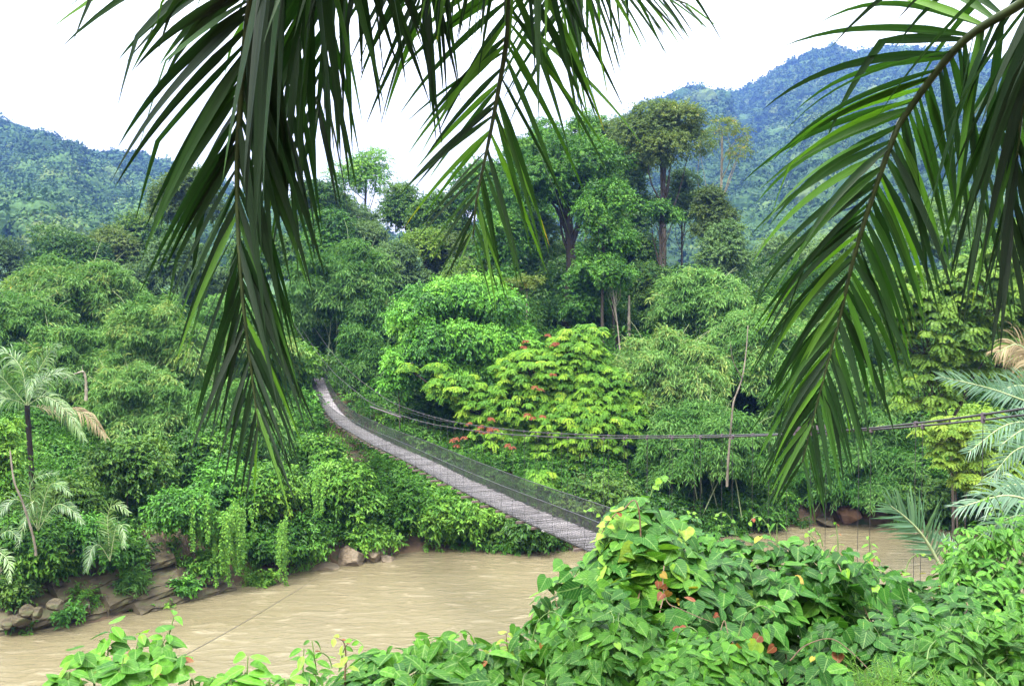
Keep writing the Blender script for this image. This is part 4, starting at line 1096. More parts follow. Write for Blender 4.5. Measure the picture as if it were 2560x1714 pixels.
# ------------------------------------------------------------------ undergrowth over the banks (nobody could count it)
def undergrowth():
    g = np.random.default_rng(91); mb = MB()
    n = 11000
    x = g.uniform(-95, 105, n); s = g.uniform(0, 1, n) ** 1.25 * 120 - .3
    y = bank(x) + s
    keep = np.abs(x) < y * .66 + 4
    # the rock ledges on the left stay bare
    led = (x > -36) & (x < -15) & (s < 5.5)
    keep &= ~(led & (g.random(n) < .93))
    keep &= ~((s < 3) & (x > -14) & (x < -9.5))
    land = (np.abs(x - 31) < 3.5) & (s < 4)
    keep &= ~land
    keep &= ~((np.abs(x - (3.03 + (30 - y) * .349)) < 2.3) & (y > 74) & (y < 105))
    slope = (x < -2) & (x > -22) & (s > 18) & (s < 34)
    keep &= ~(slope & (g.random(n) < .45))
    x, y, s = x[keep], y[keep], s[keep]
    z = ground(x, y)
    for i in range(len(x)):
        r = g.uniform(.6, 1.4) * (1.3 if s[i] > 3 else .8)
        d = y[i]; L = max(.3, 3.4 * d / F) * g.uniform(.8, 1.3); w = g.choice([.5, .5, .3])
        ntw = int(1.0 * 2 * math.pi * r * r / (L * L * w * .5) / 7)
        sprays(mb, np.array([x[i], y[i], z[i] + r * .45]), r, g, max(ntw, 5), 7, L, w, .35, .9, .35 + .25 * float(fbm(x[i] * .15, y[i] * .15, 2, 2)) + g.normal(0, .12), .11, .8)
    tag(mb.build('undergrowth', LM['mid'], smooth=False), kind='stuff', label='dense green undergrowth covering the far river bank')


undergrowth()


def understorey():
    g = np.random.default_rng(92); mb = MB()
    n = 4200
    x = g.uniform(-95, 95, n); y = g.uniform(88, 152, n)
    k = (np.abs(x) < y * .62 + 3) & (y - bank(x) > 14) & ~((np.abs(x - bx_(y)) < 3.2) & (y < 108)) & ~((x > 2) & (x < 26) & (y < 114)) & ~((x < 1) & (x > -24) & (y < 104))
    x, y = x[k], y[k]; z = ground(x, y)
    top = np.interp(y, [88, 105, 125, 152], [3, 5, 7.5, 9.5]) * (.75 + .5 * vnoise(x * .12, y * .12, 8))
    for i in range(len(x)):
        r = g.uniform(1.0, 2.4); d = y[i]; L = 3.5 * d / F * g.uniform(.8, 1.25); w = g.choice([.5, .5, .3, .2])
        ntw = int(.85 * 2 * math.pi * r * r / (L * L * w * .5) / 7)
        sprays(mb, np.array([x[i], y[i], z[i] + g.uniform(0, 1) ** .7 * top[i]]), r, g, min(max(ntw, 5), 260), 7, L, w, .35, .9, .4 + .35 * float(fbm(x[i] * .1, y[i] * .1, 22, 2)) + g.normal(0, .14), .11, .75)
    tag(mb.build('undergrowth', LM['deep'], smooth=False), kind='stuff', label='tangled understorey foliage between the trees of the terrace')


def bx_(d): return 3.03 + (30 - d) * .349


understorey()


def grass_patch():
    g = np.random.default_rng(17); mb = MB()
    def tufts(x, y, z, L, t):
        n = len(x)
        dr = unit(np.stack([g.normal(0, .5, n), g.normal(-.1, .5, n), np.ones(n)], -1))
        leaves(mb, np.stack([x, y, z], -1), dr, unit(g.normal(0, 1, (n, 3)) + [0, -1, .5]), L, .22, np.clip(g.normal(t, .15, n), 0, 1), .03, .3)
    # ledge mosses and grass along the left water edge
    n = 9000; x = g.uniform(-36, -12, n); s = g.uniform(-.2, 4.5, n); y = bank(x) + s
    k = fbm(x * .6, y * .6, 6, 3) > .12; x, y = x[k], y[k]
    tufts(x, y, ground(x, y) + .05, g.uniform(.2, .45, len(x)), .6)
    n = 9000; x = g.uniform(4, 26, n); y = g.uniform(98, 112, n)
    tufts(x, y, ground(x, y), g.uniform(.25, .6, n), .65)
    n = 5000; x = g.uniform(-20, 0, n); y = bank(x) + g.uniform(16, 34, n); k = fbm(x * .4, y * .4, 4, 2) > -.1; x, y = x[k], y[k]
    tufts(x, y, ground(x, y), g.uniform(.25, .6, len(x)), .6)
    tag(mb.build('grass', LM['bright'], smooth=False), kind='stuff', label='short green grass on the banks and the clearing')


grass_patch()


# ------------------------------------------------------------------ suspension bridge
def bx(d): return 3.03 + (30 - d) * .349


_dk = np.array([[6, 15.3], [10, 14.2], [14.7, 13.3], [20, 12.65], [30, 12.1], [38.7, 11.5], [46, 11.12], [56, 10.7], [67, 10.08], [82, 9.55], [90, 9.75], [96, 10.5], [100, 11.5], [103, 12.4]])
_ck = np.array([[4, 21.6], [8, 20.2], [14.7, 18.25], [16.6, 17.9], [19.2, 17.35], [24.2, 16.6], [30, 15.75], [38.7, 14.72], [49, 13.8], [56.5, 13.4], [66.8, 13.15], [81.8, 13.95], [91.7, 14.9], [100, 16.1], [110, 17.8]])


def smooth_line(k):
    x = np.linspace(k[0, 0], k[-1, 0], 400); y = np.interp(x, k[:, 0], k[:, 1]); w = np.hanning(41); w /= w.sum()
    yy = np.convolve(np.pad(y, 20, 'reflect', reflect_type='odd'), w, 'valid')
    return x, yy


_dp, _cp = smooth_line(_dk), smooth_line(_ck)
NB = unit(np.array([1, .349, 0.])); UB = unit(np.array([-.349, 1, 0.])); BW = 1.42


def deck_pt(d, off=0.0, dz=0.0):
    d = np.asarray(d, float)
    return np.stack([bx(d), d, np.interp(d, *_dp)], -1) + NB * np.asarray(off)[..., None] + np.array([0, 0, 1.]) * np.asarray(dz)[..., None]


def cable_pt(d, off, dz=0.0):
    d = np.asarray(d, float)
    return np.stack([bx(d), d, np.interp(d, *_cp)], -1) + NB * off + np.array([0, 0, 1.]) * dz


def box(mb, c, ax, ay, az, tint=.5):
    """box with half-axes ax, ay, az"""
    s = np.array([[i, j, k] for i in (-1, 1) for j in (-1, 1) for k in (-1, 1)], float)
    v = c + s @ np.stack([ax, ay, az])
    mb.add(v, [(0, 1, 3, 2), (4, 6, 7, 5), (0, 4, 5, 1), (2, 3, 7, 6), (0, 2, 6, 4), (1, 5, 7, 3)], tint)


def bridge():
    g = np.random.default_rng(3)
    root = empty('suspension_bridge', deck_pt(103.0)); tag(root, 'long narrow plank footbridge hung from cables across the brown river', 'footbridge')
    # deck of loose cross planks
    mb = MB(); d = 6.0
    while d < 102.6:
        w = g.uniform(.14, .24)
        p = deck_pt(d, g.normal(0, .025), g.normal(0, .012)); q = deck_pt(d + .1)
        u = unit(q - deck_pt(d)); a = g.normal(0, .035)
        nx = NB * math.cos(a) + u * math.sin(a); uu = u * math.cos(a) - NB * math.sin(a)
        up = np.cross(nx, uu)
        box(mb, p, nx * (BW / 2 + g.normal(0, .03)), uu * (w / 2 - .007), up * .016, np.clip(g.normal(.5, .17), 0, 1))
        d += w * .945
    mb.build('deck', M_WOOD, root, smooth=False)
    # timbers under the deck, ends sticking out
    for d in np.arange(7, 102, 1.36):
        if g.random() < .08: continue
        mb = MB(); p = deck_pt(d, g.normal(0, .1), -.075); box(mb, p, NB * (BW / 2 + .3), UB * .045, np.array([0, 0, .045]), g.random())
        mb.build('cross_beam', M_BEAM, root, smooth=False)
    for off in (-.5, .5):
        mb = MB(); dd = np.linspace(5, 103, 90); tube(mb, deck_pt(dd, off, -.145), .022, 6); mb.build('deck_cable', M_WIRE, root)
    SIDE = BW / 2 + .06
    for off in (-SIDE, SIDE):
        for dz in (0,):
            mb = MB(); dd = np.linspace(3, 112, 110); tube(mb, cable_pt(dd, off, dz), .02, 7); mb.build('main_cable', M_WIRE, root)
        mb = MB(); dd = np.linspace(6, 102.5, 110); tube(mb, deck_pt(dd, off, 1.08), .02, 5); mb.build('hand_rope', M_MESH, root)
        mb = MB(); tube(mb, deck_pt(dd, off, .02), .016, 5); mb.build('edge_rope', M_MESH, root)
        # wire mesh infill
        mb = MB(); sp = .075; h = 1.06
        for d in np.arange(12, 102, sp):
            for sg in (-1, 1):
                a = deck_pt(d, off + g.normal(0, .006), .02); b = deck_pt(min(max(d + sg * h * .55, 6), 102.4), off, h + .02)
                if d > 60 and sg > 0 and False: continue
                v = np.array([a, b]); r = .0125
                ax = UB * r
                mb.add(np.array([a - ax, a + ax, b + ax, b - ax]) + NB * 0, [(0, 1, 2, 3)])
        mb.build('wire_mesh', M_MESH, root, smooth=False)
    # hangers, the 100 largest in the picture each by itself
    ds = np.arange(13.4, 101.5, 1.36); cl = MB(); rest = MB(); k = 0
    for i, d in enumerate(ds):
        for off in (-SIDE, SIDE):
            a = cable_pt(d, off, 0); b = deck_pt(d, off, -.1)
            tgt = MB() if k < 100 else rest
            tube(tgt, np.array([a, b]), .0055, 5)
            if k < 100: tgt.build('hanger', M_WIRE, root)
            k += 1
            ct = MB() if k <= 100 else cl
            box(ct, cable_pt(d, off, -.01), NB * .03, UB * .022, np.array([0, 0, .045]))
            if k <= 100: ct.build('cable_clamp', M_STEEL, root, smooth=False)
    o = rest.build('hanger', M_WIRE, root); o['kind'] = 'stuff'
    o = cl.build('cable_clamp', M_STEEL, root, smooth=False); o['kind'] = 'stuff'
    # steel splice bar on the near cable and spreader bar at the far one
    mb = MB(); a = cable_pt(19.3, -SIDE, .1); b = cable_pt(18.2, -SIDE, .1)
    c = (a + b) / 2; u = (b - a) / 2; box(mb, c, u, NB * .04, np.array([0, 0, .05])); 
    for e in (a, b): box(mb, e + [0, 0, -.03], NB * .05, UB * .03, np.array([0, 0, .1]))
    mb.build('splice_bar', M_STEEL, root, smooth=False)
    mb = MB(); a = cable_pt(56.5, -SIDE, -.12); b = cable_pt(66.5, -SIDE, -.3); tube(mb, np.array([a, b]), .05, 6); mb.build('spreader_bar', M_STEEL, root)
    # near portal
    for off in (-1.0, 1.0):
        mb = MB(); p = deck_pt(5.2, off); zg = float(ground(p[0], p[1])) - .3
        c = np.array([p[0], p[1], (zg + 21.4) / 2]); box(mb, c, NB * .16, UB * .16, np.array([0, 0, (21.4 - zg) / 2])); mb.build('portal_post', M_STEEL, root, smooth=False)
    mb = MB(); p = deck_pt(5.2); p[2] = 21.25; box(mb, p, NB * .83, UB * .12, np.array([0, 0, .12])); mb.build('portal_beam', M_STEEL, root, smooth=False)
    return root


bridge()
gw = MB(); tube(gw, curve([P(318, 577, 67), P(250, 618, 40), P(168, 664, 24), P(120, 694, 18)], 30), .011, 5)
tag(gw.build('guy_wire', M_WIRE, None, origin=P(318, 577, 67)), 'thin dark wire slanting across the river at the lower left', 'wire')
cw = MB(); tube(cw, curve([P(290, 318, 104), P(340, 385, 96), P(420, 415, 84), P(470, 424, 80)], 30), .02, 4)
tag(cw.build('guy_wire', M_WIRE, None, origin=P(470, 424, 80)), 'slack dark wire in the bushes above the far end of the bridge', 'wire')

# ------------------------------------------------------------------ foreground leaves
def leaf_template(half, mid, fold, curl):
    """half outline [(x, y)...] from base to tip and midrib points; mirrored to a whole leaf"""
    h = np.array(half, float); m = np.array([(0, y) for y in mid])
    z = lambda a: fold * np.abs(a[:, 0]) - curl * a[:, 1] ** 2 + (-.35 * np.maximum(np.abs(a[:, 0]) - .22, 0))
    r = np.c_[h, z(h)]; l = np.c_[-h[:, 0], h[:, 1], z(h)]; mm = np.c_[m, z(m)]
    return np.concatenate([mm, r, l])


def heart_t(curl=.25):
    T = leaf_template([(.2, -.02), (.41, .1), (.47, .32), (.36, .62), (.15, .88)], [.1, .38, .68, 1.05], .22, curl)
    q, t = [], []
    for s, o in ((1, 4), (-1, 9)):
        A_ = [(0, o, o + 1), (2, o + 3, o + 4)] if False else []
        F1 = [(0, o, o + 1, o + 2), (0, o + 2, o + 3, 1), (1, o + 3, o + 4, 2)]
        F2 = [(2, o + 4, 3)]
        if s < 0: F1 = [f[::-1] for f in F1]; F2 = [f[::-1] for f in F2]
        q += F1; t += F2
    return T, [np.array(q), np.array(t)], T[:, :2].copy()


def ellip_t(w=.28, curl=.3, tip=1.0):
    T = leaf_template([(.4 * w, .08), (.85 * w, .25), (1. * w, .5), (.68 * w, .75), (.25 * w, .92)], [0, .3, .62, tip], .3, curl)
    q, t = [], []
    for s, o in ((1, 4), (-1, 9)):
        F1 = [(0, o, o + 1, 1), (1, o + 1, o + 2, 2), (2, o + 2, o + 3, o + 4)]
        F2 = [(2, o + 4, 3)]
        if s < 0: F1 = [f[::-1] for f in F1]; F2 = [f[::-1] for f in F2]
        q += F1; t += F2
    return T, [np.array(q), np.array(t)], T[:, :2].copy()


def put_leaves(mb, tpl, pos, Zn, Yt, S, tint):
    Z = unit(Zn); Y = unit(Yt - Z * np.sum(Yt * Z, -1, keepdims=True)); X = np.cross(Y, Z)
    inst(mb, *tpl, pos, X, Y, Z, S, tint)


def mound(name, label, cat, sil, ybot, dt, db, n, size, mat, tpls, g, tint=(.45, .2), bulge=.25, thick=.4, back=1.0, down=.7, bright_top=.18, stems=10, face=.7, holes=.0, smat=M_STEM, tend=0):
    sx, sy = map(np.array, zip(*sil))
    x0, x1 = sx.min(), sx.max()

    def surf(px, v):
        ys = np.interp(px, sx, sy)
        vv = np.clip(v, 0, 1.1)
        dd = dt + (db - dt) * vv ** .85 + bulge * fbm(px * .013, v * 2.2, 7, 3)
        p = P(px, ys + (ybot - ys) * vv, dd)
        bk = np.clip(-v, 0, 1)
        p = p + np.stack([bk * 0, bk * back * 2.2, -bk ** 1.3 * back * 2.2], -1)
        return p
    mid = surf(np.array([(x0 + x1) / 2]), np.array([.6]))[0]
    base = mid.copy(); base[2] = float(ground(base[0], base[1]))
    root = empty(name, base); tag(root, label, cat)
    px = g.uniform(x0, x1, n); v = g.uniform(-.3, 1.1, n)
    p = surf(px, v); e = 1.5
    tu = surf(px + e, v) - p; tv = surf(px, v + .02) - p
    nn = unit(np.cross(tv, tu)); nn = np.where(nn @ np.array([[0], [-.35], [1.]]) < 0, -nn, nn)
    dep = np.where((g.random(n) < .3) & (v > .3) & (px > x0 + 70), g.uniform(1, 1.9, n), g.uniform(0, 1, n) ** 1.6) * thick
    hol = fbm(px * .03, v * 3.1, 13, 2)
    keep = (hol > -1 + holes * 1.2) | (dep > thick * .45)
    p = p - nn * dep[:, None] - np.array([0, 0, .3]) * dep[:, None]
    # keep the outline: nothing hangs in the air beyond the edge of the mass
    cp, sp = math.cos(PITCH), math.sin(PITCH)
    dpt = p[:, 1] * cp - (p[:, 2] - EYE) * sp
    ppx = CX + F * p[:, 0] / dpt; ppy = CY - F * (p[:, 1] * sp + (p[:, 2] - EYE) * cp) / dpt
    keep &= (ppx > x0 - 6) & (ppy > np.interp(ppx, sx, sy) - 10)
    nz = unit(nn * face + np.array([0, -.12, .75]) + g.normal(0, .33, (n, 3)))
    yt = np.stack([g.normal(0, .75, n), g.normal(-.45, .35, n), -down + g.normal(0, .35, n)], -1)
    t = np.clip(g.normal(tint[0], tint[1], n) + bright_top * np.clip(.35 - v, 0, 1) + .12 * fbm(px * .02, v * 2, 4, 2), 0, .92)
    acc = g.random(n) < .013
    t = np.where(acc & (dep < thick * .35), g.uniform(.94, 1, n), t)
    S = g.uniform(size[0], size[1], n) * np.where(acc, .6, 1) * np.where(v < .1, .85, 1)
    mb = MB(); gi = g.integers(0, len(tpls), n)
    for k, tp in enumerate(tpls):
        m = (gi == k) & keep
        if m.any(): put_leaves(mb, tp, p[m], nz[m], yt[m], S[m], t[m])
    mb.build('foliage', LM[mat], root)
    # woody stems inside and a few bare runners over the top
    sm = MB()
    for k in range(stems):
        a = g.uniform(x0, x1); b = np.clip(a + g.normal(0, 40), x0, x1)
        vv = np.linspace(g.uniform(-.1, .2), g.uniform(.6, 1), 6); aa = np.linspace(a, b, 6) + g.normal(0, 5, 6)
        q = surf(aa, vv); q = q - np.array([0, -1, .6]) * g.uniform(.02, .25)
        tube(sm, curve(q, 24), np.linspace(.0025, .0045, 24), 5)
        tube(sm, curve([q[-1], (q[-1] + base) / 2 + g.normal(0, .1, 3), base + g.normal(0, .25, 3) * [1, 1, 0]], 12), np.linspace(.0045, .009, 12), 5)
    if stems: sm.build('stem', smat, root)
    for k in range(tend):
        a = g.uniform(x0 + 5, x1 - 5); q0 = surf(np.array([a]), np.array([.02]))[0]
        tm = MB(); L = g.uniform(.07, .17); sgn = g.choice([-1, 1])
        c = curve([q0, q0 + [sgn * L * .2, 0, L * .6], q0 + [sgn * L * .6, -.03, L], q0 + [sgn * L * .95, -.05, L * .85], q0 + [sgn * L * 1.0, -.05, L * .7]], 20)
        tube(tm, c, np.linspace(.004, .0022, 20), 5)
        m_ = 4; tt = np.linspace(.25, .85, m_)
        ps = np.stack([np.interp(tt, np.linspace(0, 1, 20), c[:, q]) for q in range(3)], -1)
        o = tm.build('tendril', M_STEM, root)
        lm = MB(); put_leaves(lm, tpls[0], ps, g.normal(0, .4, (m_, 3)) + [0, -.6, .7], g.normal(0, .5, (m_, 3)) + [0, -.2, -.3], np.full(m_, size[0] * .55), np.clip(g.normal(.8, .1, m_), 0, 1)); lm.build('leaves', LM[mat], o)
    return root


HT = [heart_t(.18), heart_t(.34), heart_t(.05)]
ET = [ellip_t(.26, .3), ellip_t(.3, .15), ellip_t(.24, .45)]
NT = [ellip_t(.17, .4), ellip_t(.2, .2)]
gf = np.random.default_rng(101)
mound('climbing_vine', 'big mound of heart-shaped vine leaves covering the lower right', 'vine',
      [(520, 622), (530, 604), (552, 580), (575, 566), (592, 548), (603, 520), (618, 502), (640, 494), (668, 500), (690, 512), (708, 528), (745, 531), (775, 536), (815, 540), (850, 550), (890, 566), (930, 572), (965, 560), (1010, 560), (1060, 565)],
      705, 6.4, 4.5, 12500, (.055, .155), 'heart', HT + [ET[1]], gf, tint=(.24, .22), bulge=.8, thick=.8, stems=12, face=.95, holes=.6, tend=8, smat=M_RSTEM)
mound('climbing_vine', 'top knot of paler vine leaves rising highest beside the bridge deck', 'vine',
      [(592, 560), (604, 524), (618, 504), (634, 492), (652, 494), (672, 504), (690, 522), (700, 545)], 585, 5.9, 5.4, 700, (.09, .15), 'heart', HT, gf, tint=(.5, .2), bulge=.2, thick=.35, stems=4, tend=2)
mound('climbing_vine', 'bright small arrow-leaved vine in front of the left flank of the mound', 'vine',
      [(545, 640), (565, 612), (590, 600), (620, 600), (645, 615), (668, 640), (690, 665)], 705, 4.5, 4.0, 1900, (.055, .1), 'fresh', [heart_t(.2), ellip_t(.24, .3)], gf, tint=(.38, .22), bulge=.2, thick=.35, stems=10)
mound('leafy_bush', 'small bright fine-leaved bush at the bottom right of centre', 'bush',
      [(640, 680), (660, 650), (690, 634), (725, 628), (752, 640), (775, 668), (782, 685)], 705, 4.2, 3.9, 1700, (.05, .085), 'fresh', [ellip_t(.3, .3), heart_t(.2)], gf, tint=(.42, .22), bulge=.15, thick=.3, stems=8, tend=2)
mound('leafy_bush', 'shady fine-leaved bush in the bottom right corner', 'bush',
      [(880, 690), (905, 650), (935, 622), (965, 612), (1000, 612), (1060, 600)], 705, 4.4, 4.0, 2300, (.055, .09), 'fresh', [ellip_t(.3, .3), ellip_t(.34, .2)], gf, tint=(.3, .2), bulge=.2, thick=.35, stems=10)
mound('leafy_bush', 'light green small-leaved bush at the right edge above the vine mound', 'bush',
      [(935, 580), (945, 545), (958, 528), (980, 518), (1010, 512), (1060, 510)], 610, 6.6, 5.9, 2100, (.055, .1), 'fresh', [ellip_t(.28, .3), ellip_t(.22, .3)], gf, tint=(.42, .22), bulge=.25, thick=.4, stems=10, tend=4)
mound('leafy_bush', 'bush of pointed leaves along the bottom edge left of the vine mound', 'bush',
      [(318, 690), (330, 668), (350, 652), (385, 645), (415, 638), (440, 636), (462, 645), (490, 640), (520, 632), (545, 645), (560, 690)], 705, 4.9, 4.4, 1500, (.09, .16), 'fresh', ET, gf, tint=(.38, .24), bulge=.25, thick=.35, stems=14, tend=4, down=.35)


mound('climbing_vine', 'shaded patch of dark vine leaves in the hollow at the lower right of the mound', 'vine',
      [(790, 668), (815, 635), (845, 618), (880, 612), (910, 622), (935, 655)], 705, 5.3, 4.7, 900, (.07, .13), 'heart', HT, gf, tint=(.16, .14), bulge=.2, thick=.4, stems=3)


def sprig(name, label, cat, stems, g, size, mat='fresh', tpl=ET, npl=9, tint=(.6, .2), head=0, smat=M_STEM, opp=True):
    """leafy stems: each a list of picture points with depth"""
    p0 = P(*stems[0][0]); base = p0.copy(); base[2] = float(ground(base[0], base[1]))
    root = empty(name, base); tag(root, label, cat)
    for st in stems:
        pts = Pl(st); foot = pts[0].copy(); foot[2] = min(float(ground(foot[0], foot[1])), foot[2] - .2)
        c = curve(np.concatenate([[foot], pts]), 40)
        sm = MB(); tube(sm, c, np.linspace(.006, .0025, 40), 6); so = sm.build('stem', smat, root)
        t = np.linspace(.45, 1, npl); q = np.stack([np.interp(t, np.linspace(0, 1, 40), c[:, k]) for k in range(3)], -1)
        mb = MB()
        for sg in (-1, 1):
            az = np.arange(npl) * 1.9 + (0 if sg < 0 else math.pi) + g.normal(0, .3, npl)
            out = np.stack([np.cos(az), np.sin(az) * .8, np.zeros(npl)], -1)
            yt = unit(out + np.stack([np.zeros(npl), np.zeros(npl), g.normal(-.1, .3, npl)], -1))
            zn = np.array([0, -.35, 1.]) + out * .25 + g.normal(0, .25, (npl, 3))
            S = g.uniform(size[0], size[1], npl) * np.linspace(1.05, .75, npl)
            tt = np.clip(g.normal(tint[0], tint[1], npl), 0, .93)
            red_ = g.random(npl) < .05; tt = np.where(red_, .99, tt); S = np.where(red_, S * .55, S)
            put_leaves(mb, tpl[0] if sg < 0 else tpl[-1], q + yt * .01, zn, yt, S, tt)
        mb.build('leaves', LM[mat], root)
    return root


gs = np.random.default_rng(55)
sprig('leafy_plant', 'clump of large bright leaves at the bottom left with a few red young leaves', 'plant',
      [[(110, 700, 4.3), (108, 650, 4.35), (112, 625, 4.4)], [(130, 700, 4.2), (134, 660, 4.2), (140, 632, 4.2)], [(150, 700, 4.4), (158, 655, 4.4), (168, 632, 4.4)], [(95, 700, 4.1), (88, 668, 4.1), (78, 650, 4.1)],
       [(140, 700, 4.0), (150, 680, 4.0), (158, 662, 4.0)], [(120, 700, 3.95), (120, 680, 3.95), (124, 655, 3.95)], [(160, 700, 4.1), (172, 672, 4.1), (182, 655, 4.1)], [(70, 700, 4.0), (66, 685, 4.0), (60, 676, 4.0)]], gs, (.07, .135), tpl=[ET[1], HT[0]], npl=7, tint=(.62, .25))
sprig('leafy_plant', 'tall thin stem with two opposed leaves above the bottom left clump', 'plant', [[(158, 700, 4.5), (168, 640, 4.5), (174, 616, 4.5)]], gs, (.09, .12), npl=2, tint=(.75, .1))
sprig('seedling', 'light green seedling with broad drooping leaves at the bottom edge', 'plant', [[(245, 705, 4.2), (247, 675, 4.2), (248, 655, 4.2)], [(232, 705, 4.15), (229, 690, 4.15), (226, 682, 4.15)]], gs, (.12, .18), tpl=[ET[1], ET[0]], npl=4, tint=(.78, .08))
sprig('leafy_plant', 'thin upright plant with small pale leaves left of the pointed-leaf bush', 'plant', [[(304, 705, 4.4), (303, 668, 4.4), (304, 648, 4.4)], [(312, 705, 4.5), (316, 672, 4.5), (312, 640, 4.5)], [(290, 705, 4.3), (286, 690, 4.3), (284, 678, 4.3)]], gs, (.06, .1), npl=6, tint=(.6, .15))
sprig('leafy_plant', 'low scattered sprigs at the bottom edge between clump and seedling', 'plant', [[(190, 705, 4.2), (196, 692, 4.2), (200, 680, 4.2)], [(206, 705, 4.3), (212, 690, 4.3), (214, 676, 4.3)], [(270, 705, 4.4), (268, 692, 4.4), (266, 684, 4.4)]], gs, (.06, .1), npl=5, tint=(.6, .15))
sprig('leafy_plant', 'wispy shoot with brownish young leaves rising over the water', 'plant', [[(345, 700, 4.6), (346, 664, 4.6), (344, 642, 4.6), (334, 636, 4.6)]], gs, (.045, .07), npl=5, tint=(.95, .015), mat='heart', smat=M_RSTEM, tpl=[ET[0], ET[1]])
sprig('leafy_plant', 'red-leaved shoot leaning out over the water left of the vine mound', 'plant', [[(520, 680, 4.9), (508, 648, 4.9), (506, 632, 4.9)]], gs, (.045, .07), npl=4, tint=(.985, .01), mat='heart', smat=M_RSTEM, tpl=[ET[0], HT[0]])
sprig('leafy_plant', 'red tipped runner reaching from the vine mound towards the bridge deck', 'plant', [[(640, 520, 5.6), (622, 510, 5.6), (608, 522, 5.6), (598, 540, 5.6)]], gs, (.05, .07), npl=6, tint=(.98, .01), mat='heart', smat=M_RSTEM, tpl=[HT[0], HT[1]])
sprig('leafy_plant', 'erect sprig with narrow leaves standing out of the vine mound before the river', 'plant', [[(778, 570, 6.3), (777, 545, 6.3), (777, 522, 6.3)]], gs, (.1, .13), npl=3, tint=(.6, .1), tpl=[NT[0], NT[1]])
sprig('leafy_plant', 'curly pale green shoots above the vine mound in front of the river', 'plant', [[(835, 570, 6.4), (838, 548, 6.4), (836, 522, 6.4)], [(825, 565, 6.4), (818, 545, 6.4), (808, 530, 6.4)], [(868, 575, 6.5), (872, 555, 6.5), (868, 535, 6.5)]], gs, (.05, .08), npl=5, tint=(.82, .06), tpl=[NT[0], NT[1]])


def feathery():
    g = np.random.default_rng(66)
    c = P(895, 690, 3.9); c2 = c.copy(); c2[2] = float(ground(c[0], c[1]))
    root = empty('feathery_plant', c2); tag(root, 'soft feathery pale green plant at the bottom right edge', 'plant')
    sm, mb = MB(), MB()
    for k in range(26):
        e = P(890 + g.normal(0, 22), 672 + g.normal(0, 9), 3.9 + g.normal(0, .08))
        s = curve([c2, (c2 + e) / 2 + g.normal(0, .03, 3), e], 12); tube(sm, s, np.linspace(.004, .0015, 12), 4)
        n = 90; t = g.uniform(.5, 1, n); p = np.stack([np.interp(t, np.linspace(0, 1, 12), s[:, q]) for q in range(3)], -1)
        leaves(mb, p, g.normal(0, 1, (n, 3)) + [0, 0, .4], g.normal(0, 1, (n, 3)) + [0, -1, 1], .05, .07, np.clip(g.normal(.8, .1, n), 0, .95), .02, .1)
    sm.build('stem', M_STEM, root); mb.build('leaves', LM['fresh'], root, smooth=False)


feathery()


def runner(label, pts, r=.004, lf=(), g=gs):
    root = empty('vine_runner', P(*pts[0])); tag(root, label, 'vine')
    mb = MB(); c = curve(Pl(pts), 40); tube(mb, c, np.linspace(r * .8, r * .45, 40), 6); mb.build('stem', M_RSTEM, root)
    if lf:
        lm = MB(); n = len(lf); p = Pl([q[:3] for q in lf])
        put_leaves(lm, HT[0], p, g.normal(0, .3, (n, 3)) + [0, -.8, .5], g.normal(0, .4, (n, 3)) + [0, -.2, -.7], np.array([q[3] for q in lf]), np.array([q[4] for q in lf])); lm.build('leaves', LM['heart'], root)


runner('reddish runner trailing down the dark middle of the vine mound', [(664, 565, 5.0), (663, 585, 4.85), (668, 602, 4.7), (680, 608, 4.65), (698, 616, 4.6), (714, 622, 4.6)], lf=[(661, 572, 4.9, .045, .955), (667, 585, 4.8, .035, .985), (663, 592, 4.75, .05, .985), (670, 590, 4.75, .05, .965), (659, 580, 4.85, .045, .985)])
runner('brown runner with red young leaves lower in the vine mound', [(718, 640, 4.45), (724, 620, 4.5), (728, 632, 4.45), (735, 645, 4.4), (745, 650, 4.35)], lf=[(735, 642, 4.35, .07, .955), (748, 638, 4.35, .06, .985), (760, 634, 4.35, .06, .985), (741, 652, 4.3, .09, .9), (728, 655, 4.3, .1, .92), (758, 640, 4.3, .09, .9), (748, 662, 4.25, .06, .965), (775, 645, 4.3, .05, .985)])
runner('arching leafless runner at the lower right of the vine mound', [(790, 660, 4.2), (805, 645, 4.25), (830, 638, 4.3), (850, 650, 4.25), (872, 672, 4.15)])

# ------------------------------------------------------------------ air, light, camera
HZ = new_mat('haze_air')
m, n, l, out = HZ
pv = n.new('ShaderNodeVolumePrincipled'); pv.inputs['Density'].default_value = .00018
pv.inputs['Color'].default_value = (.13, .265, .78, 1); pv.inputs['Anisotropy'].default_value = .2
l.new(pv.outputs['Volume'], out.inputs['Volume'])
mb = MB(); box(mb, np.array([0, 1500., 392.]), np.array([2550., 0, 0]), np.array([0, 1800., 0]), np.array([0, 0, 402.]))
tag(mb.build('haze', m, smooth=False), kind='stuff', label='thin blue haze hanging in the valley air')

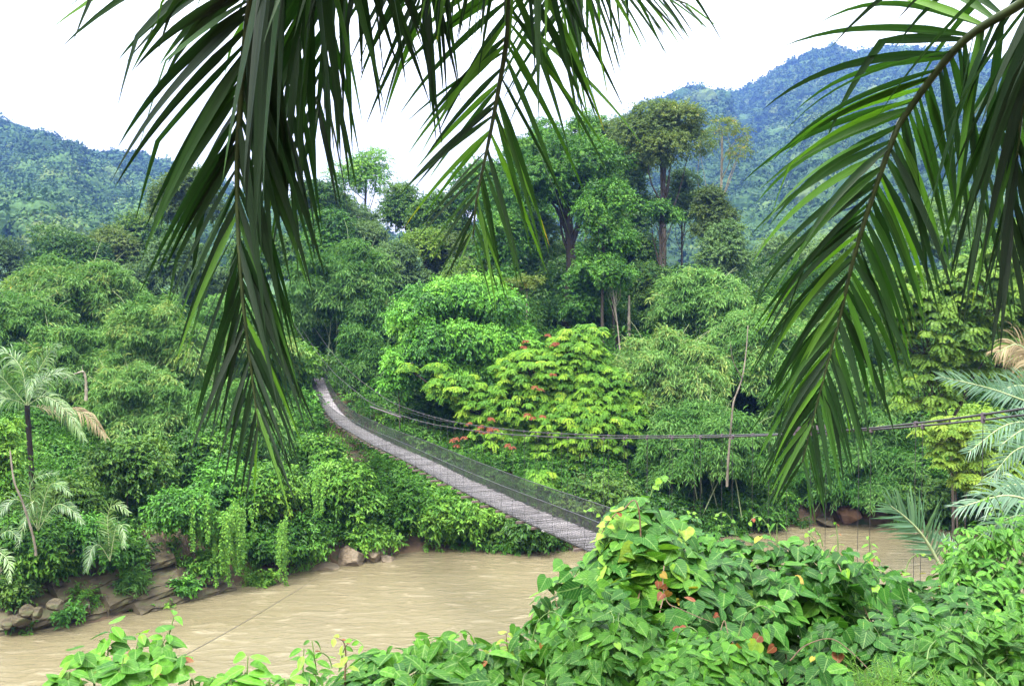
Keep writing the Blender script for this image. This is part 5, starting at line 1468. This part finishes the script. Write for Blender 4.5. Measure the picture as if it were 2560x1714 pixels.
SUN_EL, SUN_AZ = 58, 28
w = bpy.data.worlds.new('World'); SC.world = w; w.use_nodes = True
n, l = w.node_tree.nodes, w.node_tree.links
bg = n['Background']
sky = n.new('ShaderNodeTexSky'); sky.sky_type = 'NISHITA'; sky.sun_disc = False
sky.sun_elevation = R(SUN_EL); sky.sun_rotation = R(180 + SUN_AZ); sky.dust_density = 3; sky.air_density = 1.2
mx = n.new('ShaderNodeMixRGB'); mx.inputs['Fac'].default_value = .82; mx.inputs['Color2'].default_value = (9.5, 9.4, 8.9, 1)
l.new(sky.outputs['Color'], mx.inputs['Color1'])
# overcast sky: about three times brighter overhead than at the horizon
tc = n.new('ShaderNodeTexCoord'); sx = n.new('ShaderNodeSeparateXYZ'); l.new(tc.outputs['Generated'], sx.inputs['Vector'])
zr = n.new('ShaderNodeMapRange'); zr.inputs['From Min'].default_value = -.05; zr.inputs['From Max'].default_value = 1
zr.inputs['To Min'].default_value = .3; zr.inputs['To Max'].default_value = 2.0; l.new(sx.outputs['Z'], zr.inputs['Value'])
ml = n.new('ShaderNodeMixRGB'); ml.blend_type = 'MULTIPLY'; ml.inputs['Fac'].default_value = 1
l.new(mx.outputs['Color'], ml.inputs['Color1']); l.new(zr.outputs['Result'], ml.inputs['Color2']); l.new(ml.outputs['Color'], bg.inputs['Color'])
bg.inputs['Strength'].default_value = .095
su = bpy.data.lights.new('Sun', 'SUN'); su.energy = 2.6; su.angle = R(24); su.color = (1, .96, .9)
so = bpy.data.objects.new('Sun', su); COL.objects.link(so); so.rotation_euler = (R(90 - SUN_EL), 0, R(-SUN_AZ)); so.location = (0, 0, 80)

cam = bpy.data.cameras.new('Camera'); co = bpy.data.objects.new('Camera', cam); COL.objects.link(co)
cam.sensor_width = 36; cam.lens = F / 1024 * 36; cam.clip_end = 6000; cam.clip_start = .05
co.location = (0, 0, EYE); co.rotation_euler = (math.pi / 2 - PITCH, 0, 0)
SC.camera = co
vs = SC.view_settings; SC.display_settings.display_device = 'sRGB'
vs.view_transform = 'Standard'; vs.look = 'None'; vs.gamma = 1; vs.exposure = 2.24
cy = SC.cycles
cy.max_bounces = 5; cy.diffuse_bounces = 1; cy.glossy_bounces = 2; cy.transmission_bounces = 4; cy.volume_bounces = 0; cy.transparent_max_bounces = 8
cy.use_denoising = True
cy.caustics_reflective = False; cy.caustics_refractive = False
cy.use_adaptive_sampling = True; cy.adaptive_threshold = .02
